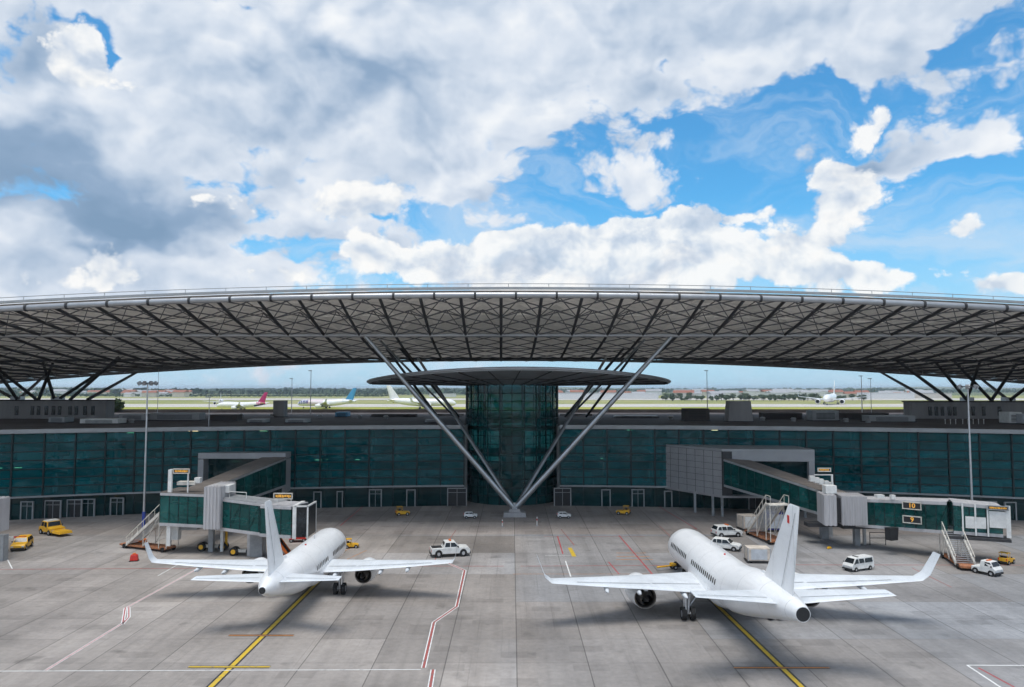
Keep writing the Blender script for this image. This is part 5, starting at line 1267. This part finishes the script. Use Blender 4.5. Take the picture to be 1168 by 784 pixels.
def woods(name, x0, x1, y0, y1, rows_, h, density):
    mb = MB(); Wd = x1-x0
    for r_ in range(rows_):
        yy = y0+(y1-y0)*r_/max(1, rows_-1); x_ = x0
        while x_ < x1:
            hh = h*random.uniform(.6, 1.15)*(0.8+.3*math.sin(x_*.004+r_)); rr = hh*random.uniform(.6, 1.1)
            for _ in range(density):
                a = random.uniform(0, 6.28); e = random.uniform(-.3, 1); q = rr*random.uniform(.7, 1)
                c = Vector((x_+q*math.cos(a)*math.cos(e), yy+q*math.sin(a)*math.cos(e), hh*.5+hh*.5*math.sin(e))); s_ = rr*.55
                n_ = Vector((random.gauss(0, 1), random.gauss(0, 1), random.gauss(0, 1))).normalized(); b = n_.orthogonal().normalized()
                mb.add([c+n_*s_, c+b*s_, c-n_*s_, c-b*s_], [(0, 1, 2, 3)], False, random.random())
            x_ += rr*random.uniform(.8, 1.5)
    o = mb.build(name, M['wood_leaf'], recalc=False); o['kind'] = 'stuff'; return o
random.seed(5)
woods('woodland', -2600, -60, 2350, 2900, 5, 15, 9)
woods('woodland', -3200, 3200, 4200, 5600, 4, 17, 7)
woods('woodland', 200, 2600, 3000, 3600, 3, 13, 7)
woods('woodland', -1700, -300, 1750, 1850, 2, 7, 7)

def house(px, py, w, h, d, label, wall='housewall', roofm='tile', group=None, flat=False, proto=None):
    p = gr(px, py)
    t = thing('far_building', label, 'building', p, random.uniform(-.2, .2), group)
    MB().box((0, 0, h/2), (w, d, h)).build('wall', M[wall], t)
    if flat: MB().box((0, 0, h+.3), (w+1, d+1, .6)).build('roof', M[roofm], t)
    else: MB().add([(-w/2-.5, -d/2-.5, h), (w/2+.5, -d/2-.5, h), (w/2+.5, d/2+.5, h), (-w/2-.5, d/2+.5, h), (-w/2-.5, 0, h+d*.3), (w/2+.5, 0, h+d*.3)], [(0, 1, 5, 4), (2, 3, 4, 5), (0, 4, 3), (1, 2, 5), (0, 3, 2, 1)]).build('roof', M[roofm], t)
    return t
random.seed(11)
hp = [house(605, 453, 16, 7, 11, 'small pale house in the town beyond the airfield', group='houses of the distant town'),
      house(612, 452.5, 22, 8, 12, 'small pale house in the town beyond the airfield', wall='hall', roofm='greyroof', group='houses of the distant town')]
for i in range(120):
    if i < 70: px, py = random.uniform(600, 1060), random.uniform(450.5, 454.5)
    elif i < 105: px, py = random.uniform(143, 214), random.uniform(449.5, 453)
    else: px, py = random.uniform(20, 140), random.uniform(449.5, 452)
    o = dup(random.choice(hp), gr(px, py), random.uniform(-.5, .5), 'small pale house in the town beyond the airfield'); s_ = random.uniform(.8, 1.6); o.scale = (s_*1.3, s_, s_)
house(668, 455.5, 120, 11, 40, 'long white hall right of the glass drum, beyond the grass', 'hall', 'greyroof', flat=True)
house(722, 455, 90, 10, 40, 'white hall between the rear struts and the lone roof lamp', 'hall', 'hall', flat=True)
house(905, 452.3, 150, 9, 50, 'long low white hall behind the tree belt', 'hall', 'hall', flat=True)
house(1010, 455, 90, 11, 40, 'pale hangar behind the pair of slim roof lamps', 'hall', 'hall', flat=True)
house(1050, 454.5, 100, 10, 40, 'pale hangar left of the right rooftop block', 'housewall', 'greyroof', flat=True)
house(540-35, 453, 60, 7, 30, 'low white shed left of the glass drum', 'hall', 'hall', flat=True)

# ------------------------------------------------------------------ light
SUN_EL, SUN_AZ = R(78), R(200)      # azimuth measured clockwise from +Y; light comes from behind and a little left
sd = Vector((math.sin(SUN_AZ)*math.cos(SUN_EL), math.cos(SUN_AZ)*math.cos(SUN_EL), math.sin(SUN_EL)))
ld = bpy.data.lights.new('sun', 'SUN'); ld.energy = 2.0; ld.angle = R(30); ld.color = (1.0, .95, .88)
lo = bpy.data.objects.new('sun', ld); COL.objects.link(lo); lo.rotation_euler = sd.to_track_quat('Z', 'Y').to_euler(); lo.location = (0, 0, 200)

# ------------------------------------------------------------------ sky : Nishita + procedural cumulus placed by direction
wd = bpy.data.worlds.new('World'); S.world = wd; wd.use_nodes = True; nt = wd.node_tree; nt.nodes.clear()
out = N(nt, 'ShaderNodeOutputWorld'); bg = N(nt, 'ShaderNodeBackground', Strength=0.078); L(nt, bg.outputs[0], out.inputs['Surface'])
sky = N(nt, 'ShaderNodeTexSky', sky_type='NISHITA'); sky.sun_disc = False; sky.sun_elevation = SUN_EL; sky.sun_rotation = SUN_AZ; sky.air_density = 1.0; sky.dust_density = 0.6; sky.ozone_density = 2.0; sky.altitude = 200
def vm(t_, op, a, b=None, c=None, out_=0):
    n_ = t_.nodes.new('ShaderNodeVectorMath'); n_.operation = op
    for i, k in enumerate((a, b, c)):
        if k is None: continue
        if isinstance(k, (tuple, list)): n_.inputs[i].default_value = k
        elif isinstance(k, (int, float)): n_.inputs['Scale'].default_value = k
        else: t_.links.new(k, n_.inputs[i])
    return n_.outputs['Value'] if op in ('DOT_PRODUCT', 'LENGTH', 'DISTANCE') else n_.outputs[0]
def mt(t_, op, a, b=None, c=None, clamp=False):
    n_ = t_.nodes.new('ShaderNodeMath'); n_.operation = op; n_.use_clamp = clamp
    for i, k in enumerate((a, b, c)):
        if k is None: continue
        if isinstance(k, (int, float)): n_.inputs[i].default_value = k
        else: t_.links.new(k, n_.inputs[i])
    return n_.outputs[0]
def azel(px, py):
    d = ray(px, py).normalized(); return math.atan2(d.x, d.y), math.asin(d.z)
def blobsum(t_, vec, blobs, soft=1.0):
    acc = None
    for (px, py, rx, ry, wgt) in blobs:
        a, e = azel(px, py); k = math.cos(a)
        sa = rx/F*k*k; se = ry/F*k
        d = vm(t_, 'MULTIPLY', vm(t_, 'SUBTRACT', vec, (a, e, 0)), (1/sa, 1/se, 0))
        r2 = vm(t_, 'DOT_PRODUCT', d, d)
        v = mt(t_, 'SUBTRACT', 1.0, r2, clamp=True); v = mt(t_, 'MULTIPLY', v, v) if soft >= 1 else v
        acc = mt(t_, 'MULTIPLY', v, wgt) if acc is None else mt(t_, 'MULTIPLY_ADD', v, wgt, acc)
    return acc
COVER = [  # soft upper layer : px, py, rx, ry, weight : positive = cloud, negative = clear air
    (230, 130, 640, 330, 1.15), (640, 10, 620, 130, 1.0), (1020, 10, 380, 125, .95), (560, 130, 240, 110, .35),
    (130, 48, 44, 46, -1.6), (272, 22, 60, 16, -.6), (95, 12, 60, 14, -.5), (425, 20, 28, 16, -.6), (562, 8, 30, 18, -.6), (760, 74, 22, 12, -.6), (625, 92, 40, 10, -.4),
    (900, 140, 200, 50, -.7), (640, 190, 90, 50, -.7), (620, 235, 130, 34, -.7), (510, 262, 60, 30, -.9), (330, 292, 110, 24, -.7), (1110, 62, 90, 20, -.8), (430, 245, 70, 16, -.35),
    (1080, 290, 170, 50, -.7),
    (690, 186, 100, 24, 1.0), (770, 205, 100, 20, .7), (1010, 168, 220, 36, 1.05), (1140, 150, 80, 40, .5), (995, 235, 60, 70, .8), (120, 300, 260, 60, .8), (700, 320, 260, 30, .8)]
CUM = [  # crisp low cumulus
    (985, 137, 52, 26, 1.1), (705, 158, 14, 8, .0), (940, 190, 34, 22, .8), (975, 205, 60, 50, .8), (955, 245, 50, 50, .9), (905, 300, 80, 40, 1.3), (1000, 325, 110, 28, 1.3), (1114, 264, 36, 18, 1.0), (1150, 335, 60, 16, 1.2),
    (640, 300, 150, 50, 1.4), (720, 275, 120, 50, 1.3), (800, 262, 110, 38, 1.2), (862, 243, 50, 12, .7), (560, 300, 110, 40, 1.2), (440, 300, 90, 32, 1.2), (770, 315, 110, 40, 1.2),
    (415, 232, 80, 40, 1.3), (258, 228, 46, 24, .8), (120, 310, 130, 34, .9), (330, 322, 60, 20, .9),
    (100, 55, 46, 48, 1.4), (130, 105, 60, 50, .65)]
DARK = [(60, 205, 250, 90, 1.0), (180, 262, 220, 50, .75), (50, 40, 110, 95, .55), (290, 150, 120, 60, .5), (400, 120, 90, 60, .30), (120, 270, 140, 30, .5), (760, 50, 230, 60, .30), (980, 175, 130, 32, .55), (470, 130, 100, 60, .22),
        (650, 100, 120, 60, .15), (960, 260, 60, 50, .25), (20, 300, 120, 30, .3)]
BRIGHT = [(250, 95, 34, 46, .4), (430, 140, 60, 40, .35), (140, 105, 80, 70, .3), (425, 60, 70, 30, .3), (600, 50, 160, 80, .4), (1000, 330, 160, 30, .3), (850, 60, 160, 50, .2), (700, 310, 260, 30, .2)]
gd = bpy.data.node_groups.new('cloud_density', 'ShaderNodeTree')
gd.interface.new_socket('P', in_out='INPUT', socket_type='NodeSocketVector'); gd.interface.new_socket('V', in_out='INPUT', socket_type='NodeSocketFloat'); gd.interface.new_socket('D', in_out='OUTPUT', socket_type='NodeSocketFloat')
gi = gd.nodes.new('NodeGroupInput'); go = gd.nodes.new('NodeGroupOutput')
pv = gi.outputs[0]
wn_ = N(gd, 'ShaderNodeTexNoise', noise_dimensions='2D', Scale=5.0, Detail=4.0, Roughness=.55)
wv = vm(gd, 'MULTIPLY', pv, (1, 1.5, 1)); gd.links.new(wv, wn_.inputs['Vector'])
off = vm(gd, 'SCALE', vm(gd, 'SUBTRACT', wn_.outputs['Color'], (.5, .5, .5)), .10)
pw = vm(gd, 'ADD', pv, off)
cov = gi.outputs[1]
n_a = N(gd, 'ShaderNodeTexNoise', noise_dimensions='2D', Scale=5.0, Detail=8.0, Roughness=.54); gd.links.new(vm(gd, 'MULTIPLY', pw, (1, 1.9, 1)), n_a.inputs['Vector'])
vo = N(gd, 'ShaderNodeTexVoronoi', voronoi_dimensions='2D', feature='F1', Scale=17.0, Detail=3.0, Roughness=.55, Lacunarity=2.2); gd.links.new(vm(gd, 'MULTIPLY', vm(gd, 'ADD', pv, vm(gd, 'SCALE', off, .5)), (1, 1.35, 1)), vo.inputs['Vector'])
bil = mt(gd, 'SUBTRACT', .52, vo.outputs['Distance'])
d_ = mt(gd, 'MULTIPLY_ADD', mt(gd, 'SUBTRACT', n_a.outputs['Fac'], .5), 1.5, cov)
d_ = mt(gd, 'MULTIPLY_ADD', bil, .62, d_)
gd.links.new(mt(gd, 'SUBTRACT', d_, .27), go.inputs[0])
gd.interface.new_socket('S', in_out='OUTPUT', socket_type='NodeSocketFloat')
n_s = N(gd, 'ShaderNodeTexNoise', noise_dimensions='2D', Scale=4.5, Detail=4.5, Roughness=.50); gd.links.new(vm(gd, 'MULTIPLY', pw, (1, 1.7, 1)), n_s.inputs['Vector'])
v_s = N(gd, 'ShaderNodeTexVoronoi', voronoi_dimensions='2D', feature='F1', Scale=8.0, Detail=2.0, Roughness=.5); gd.links.new(vm(gd, 'MULTIPLY', pw, (1, 1.4, 1)), v_s.inputs['Vector'])
gd.links.new(mt(gd, 'SUBTRACT', mt(gd, 'MULTIPLY', n_s.outputs['Fac'], 1.5), mt(gd, 'MULTIPLY', v_s.outputs['Distance'], .6)), go.inputs[1])
tc = N(nt, 'ShaderNodeTexCoord'); sx = N(nt, 'ShaderNodeSeparateXYZ'); L(nt, vm(nt, 'NORMALIZE', tc.outputs['Generated']), sx.inputs[0])
az = mt(nt, 'ARCTAN2', sx.outputs[0], sx.outputs[1]); el = mt(nt, 'ARCSINE', sx.outputs[2])
cb = nt.nodes.new('ShaderNodeCombineXYZ'); L(nt, az, cb.inputs[0]); L(nt, el, cb.inputs[1])
def dens(v):
    g_ = nt.nodes.new('ShaderNodeGroup'); g_.node_tree = gd; nt.links.new(v, g_.inputs[0]); nt.links.new(cov0, g_.inputs[1]); return g_.outputs
wz_ = N(nt, 'ShaderNodeTexNoise', noise_dimensions='2D', Scale=5.0, Detail=4.0, Roughness=.55); L(nt, vm(nt, 'MULTIPLY', cb.outputs[0], (1, 1.5, 1)), wz_.inputs['Vector'])
pwarp = vm(nt, 'ADD', cb.outputs[0], vm(nt, 'SCALE', vm(nt, 'SUBTRACT', wz_.outputs['Color'], (.5, .5, .5)), .16))
cov0 = blobsum(nt, pwarp, [(a, b, c*(1.2 if e > 0 else 1.0), d*(1.25 if e > 0 else 1.0), e) for a, b, c, d, e in COVER])
# bright cloud added to the unseen sky behind and above, filling the canopy shade
m1_ = nt.nodes.new('ShaderNodeMapRange'); L(nt, mt(nt, 'ABSOLUTE', az), m1_.inputs[0]); m1_.inputs[1].default_value = .72; m1_.inputs[2].default_value = 1.1; m1_.inputs[4].default_value = .75
m2_ = nt.nodes.new('ShaderNodeMapRange'); L(nt, el, m2_.inputs[0]); m2_.inputs[1].default_value = .55; m2_.inputs[2].default_value = .8; m2_.inputs[4].default_value = .7
cov0 = mt(nt, 'ADD', cov0, mt(nt, 'MAXIMUM', m1_.outputs[0], m2_.outputs[0]))
D0 = dens(cb.outputs[0]); D1 = dens(vm(nt, 'ADD', cb.outputs[0], (-.010, .022, 0)))
lit = mt(nt, 'SUBTRACT', D0[1], D1[1])
def smooth(v, a, b, c=0.0, d=1.0):
    m_ = nt.nodes.new('ShaderNodeMapRange'); m_.interpolation_type = 'SMOOTHSTEP'; m_.inputs[1].default_value = a; m_.inputs[2].default_value = b; m_.inputs[3].default_value = c; m_.inputs[4].default_value = d; nt.links.new(v, m_.inputs[0]); return m_.outputs[0]
alpha = smooth(D0[0], -.08, .34)
dk = blobsum(nt, pwarp, DARK); br = blobsum(nt, pwarp, BRIGHT)
thick = smooth(D0[0], .2, 1.5)
b_ = mt(nt, 'MULTIPLY_ADD', lit, .50, .74); b_ = mt(nt, 'MULTIPLY_ADD', thick, -.16, b_); b_ = mt(nt, 'MULTIPLY_ADD', dk, -.54, b_); b_ = mt(nt, 'MULTIPLY_ADD', br, .42, b_)
cr = nt.nodes.new('ShaderNodeValToRGB'); L(nt, b_, cr.inputs[0])
e_ = cr.color_ramp.elements; e_[0].position = 0.0; e_[0].color = (2.2, 3.4, 5.0, 1); e_[1].position = 1.0; e_[1].color = (9.6, 9.75, 9.9, 1)
for p_, c_2 in ((.30, (2.9, 4.1, 5.8, 1)), (.52, (4.9, 5.9, 7.3, 1)), (.72, (6.9, 7.6, 8.6, 1))):
    x_ = e_.new(p_); x_.color = c_2
tint = N(nt, 'ShaderNodeMix', data_type='RGBA', blend_type='MULTIPLY'); tint.inputs[0].default_value = 1.0; tint.inputs[7].default_value = (.62, 1.46, 1.76, 1); L(nt, sky.outputs[0], tint.inputs[6])
# pale cloud veil close to the horizon
veil = smooth(el, .0, .26, .85, 0.0)
vx = N(nt, 'ShaderNodeMix', data_type='RGBA'); L(nt, veil, vx.inputs[0]); L(nt, tint.outputs[2], vx.inputs[6]); vx.inputs[7].default_value = (4.6, 6.7, 8.7, 1)
# thin high wisps over the blue
wn2 = N(nt, 'ShaderNodeTexNoise', noise_dimensions='2D', Scale=3.2, Detail=9.0, Roughness=.62, Distortion=.35); L(nt, vm(nt, 'MULTIPLY', pwarp, (1, 3.2, 1)), wn2.inputs['Vector'])
wa = smooth(wn2.outputs['Fac'], .40, .72, .0, .60)
wx = N(nt, 'ShaderNodeMix', data_type='RGBA'); L(nt, wa, wx.inputs[0]); L(nt, vx.outputs[2], wx.inputs[6]); wx.inputs[7].default_value = (6.3, 7.5, 8.8, 1)
mx = N(nt, 'ShaderNodeMix', data_type='RGBA'); L(nt, alpha, mx.inputs[0]); L(nt, wx.outputs[2], mx.inputs[6]); L(nt, cr.outputs[0], mx.inputs[7])
# crisp cumulus in front of the soft layer
cumcov = blobsum(nt, vm(nt, 'ADD', cb.outputs[0], vm(nt, 'SCALE', vm(nt, 'SUBTRACT', wz_.outputs['Color'], (.5, .5, .5)), .07)), [(a, b, c*1.25, d*1.3, e) for a, b, c, d, e in CUM])
def billow(v, det):
    a = nt.nodes.new('ShaderNodeTexVoronoi'); a.voronoi_dimensions = '2D'; a.feature = 'F1'; a.inputs['Scale'].default_value = 16.0; a.inputs['Detail'].default_value = det; a.inputs['Roughness'].default_value = .5; a.inputs['Lacunarity'].default_value = 2.3
    nt.links.new(vm(nt, 'MULTIPLY', v, (1, 1.15, 1)), a.inputs['Vector'])
    b = nt.nodes.new('ShaderNodeTexNoise'); b.noise_dimensions = '2D'; b.inputs['Scale'].default_value = 11.0; b.inputs['Detail'].default_value = det+2; b.inputs['Roughness'].default_value = .55; nt.links.new(v, b.inputs['Vector'])
    b.inputs['Roughness'].default_value = .60
    return mt(nt, 'MULTIPLY_ADD', a.outputs['Distance'], -.80, mt(nt, 'MULTIPLY', b.outputs['Fac'], 1.35))
v1 = vm(nt, 'ADD', cb.outputs[0], vm(nt, 'SCALE', vm(nt, 'SUBTRACT', wz_.outputs['Color'], (.5, .5, .5)), .05))
B0 = billow(v1, 4.0); B1 = billow(vm(nt, 'ADD', v1, (-.010, .020, 0)), 2.0)
cd0 = mt(nt, 'SUBTRACT', mt(nt, 'ADD', cumcov, B0), .66)
ca_ = smooth(cd0, -0.06, .26)
cbn = mt(nt, 'MULTIPLY_ADD', mt(nt, 'SUBTRACT', B0, B1), .62, .92)
cbn = mt(nt, 'MULTIPLY_ADD', smooth(cd0, .0, 1.1), -.14, cbn); cbn = mt(nt, 'MULTIPLY_ADD', dk, -.30, cbn)
cr2 = nt.nodes.new('ShaderNodeValToRGB'); L(nt, cbn, cr2.inputs[0]); e2 = cr2.color_ramp.elements
e2[0].position = .2; e2[0].color = (3.6, 4.7, 6.2, 1); e2[1].position = 1.0; e2[1].color = (9.8, 9.75, 9.6, 1); x2 = e2.new(.62); x2.color = (6.3, 7.0, 8.0, 1); x3 = e2.new(.84); x3.color = (8.5, 8.75, 9.0, 1)
mx2 = N(nt, 'ShaderNodeMix', data_type='RGBA'); L(nt, mt(nt, 'MULTIPLY', ca_, .93), mx2.inputs[0]); L(nt, mx.outputs[2], mx2.inputs[6]); L(nt, cr2.outputs[0], mx2.inputs[7])
L(nt, mx2.outputs[2], bg.inputs['Color'])
wd.cycles.sampling_method = 'MANUAL'; wd.cycles.sample_map_resolution = 512

# ------------------------------------------------------------------ air between the camera and the far woods
hz_ = MB().box((0, 10500, 24.5), (27000, 21600, 53)).build('haze', M['white']); hz_['kind'] = 'stuff'
hm_ = bpy.data.materials.new('thin_air'); hm_.use_nodes = True; hn = hm_.node_tree; hn.nodes.clear()
ho = hn.nodes.new('ShaderNodeOutputMaterial'); hv = hn.nodes.new('ShaderNodeVolumePrincipled'); hv.inputs['Color'].default_value = (.72, .86, 1.0, 1); hv.inputs['Density'].default_value = .00008; hn.links.new(hv.outputs[0], ho.inputs['Volume'])
hz_.data.materials.clear(); hz_.data.materials.append(hm_)

# ------------------------------------------------------------------ camera and output
cd = bpy.data.cameras.new('camera'); cam = bpy.data.objects.new('camera', cd); COL.objects.link(cam); S.camera = cam
cam.location = (0, 0, CAMH); cam.rotation_euler = (math.pi/2+TH, 0, 0); cd.sensor_width = 36; cd.lens = F/1168*36; cd.clip_start = .5; cd.clip_end = 40000
S.render.resolution_x = 1024; S.render.resolution_y = 687
S.view_settings.view_transform = 'Standard'; S.view_settings.look = 'None'; S.view_settings.gamma = 1; S.view_settings.exposure = 0.38; S.view_settings.use_curve_mapping = False
S.render.engine = 'CYCLES'; S.cycles.max_bounces = 6; S.cycles.transparent_max_bounces = 10; S.cycles.diffuse_bounces = 3; S.cycles.glossy_bounces = 3
S.cycles.use_adaptive_sampling = True; S.cycles.adaptive_threshold = 0.03; S.cycles.use_denoising = True; S.cycles.sample_clamp_indirect = 6
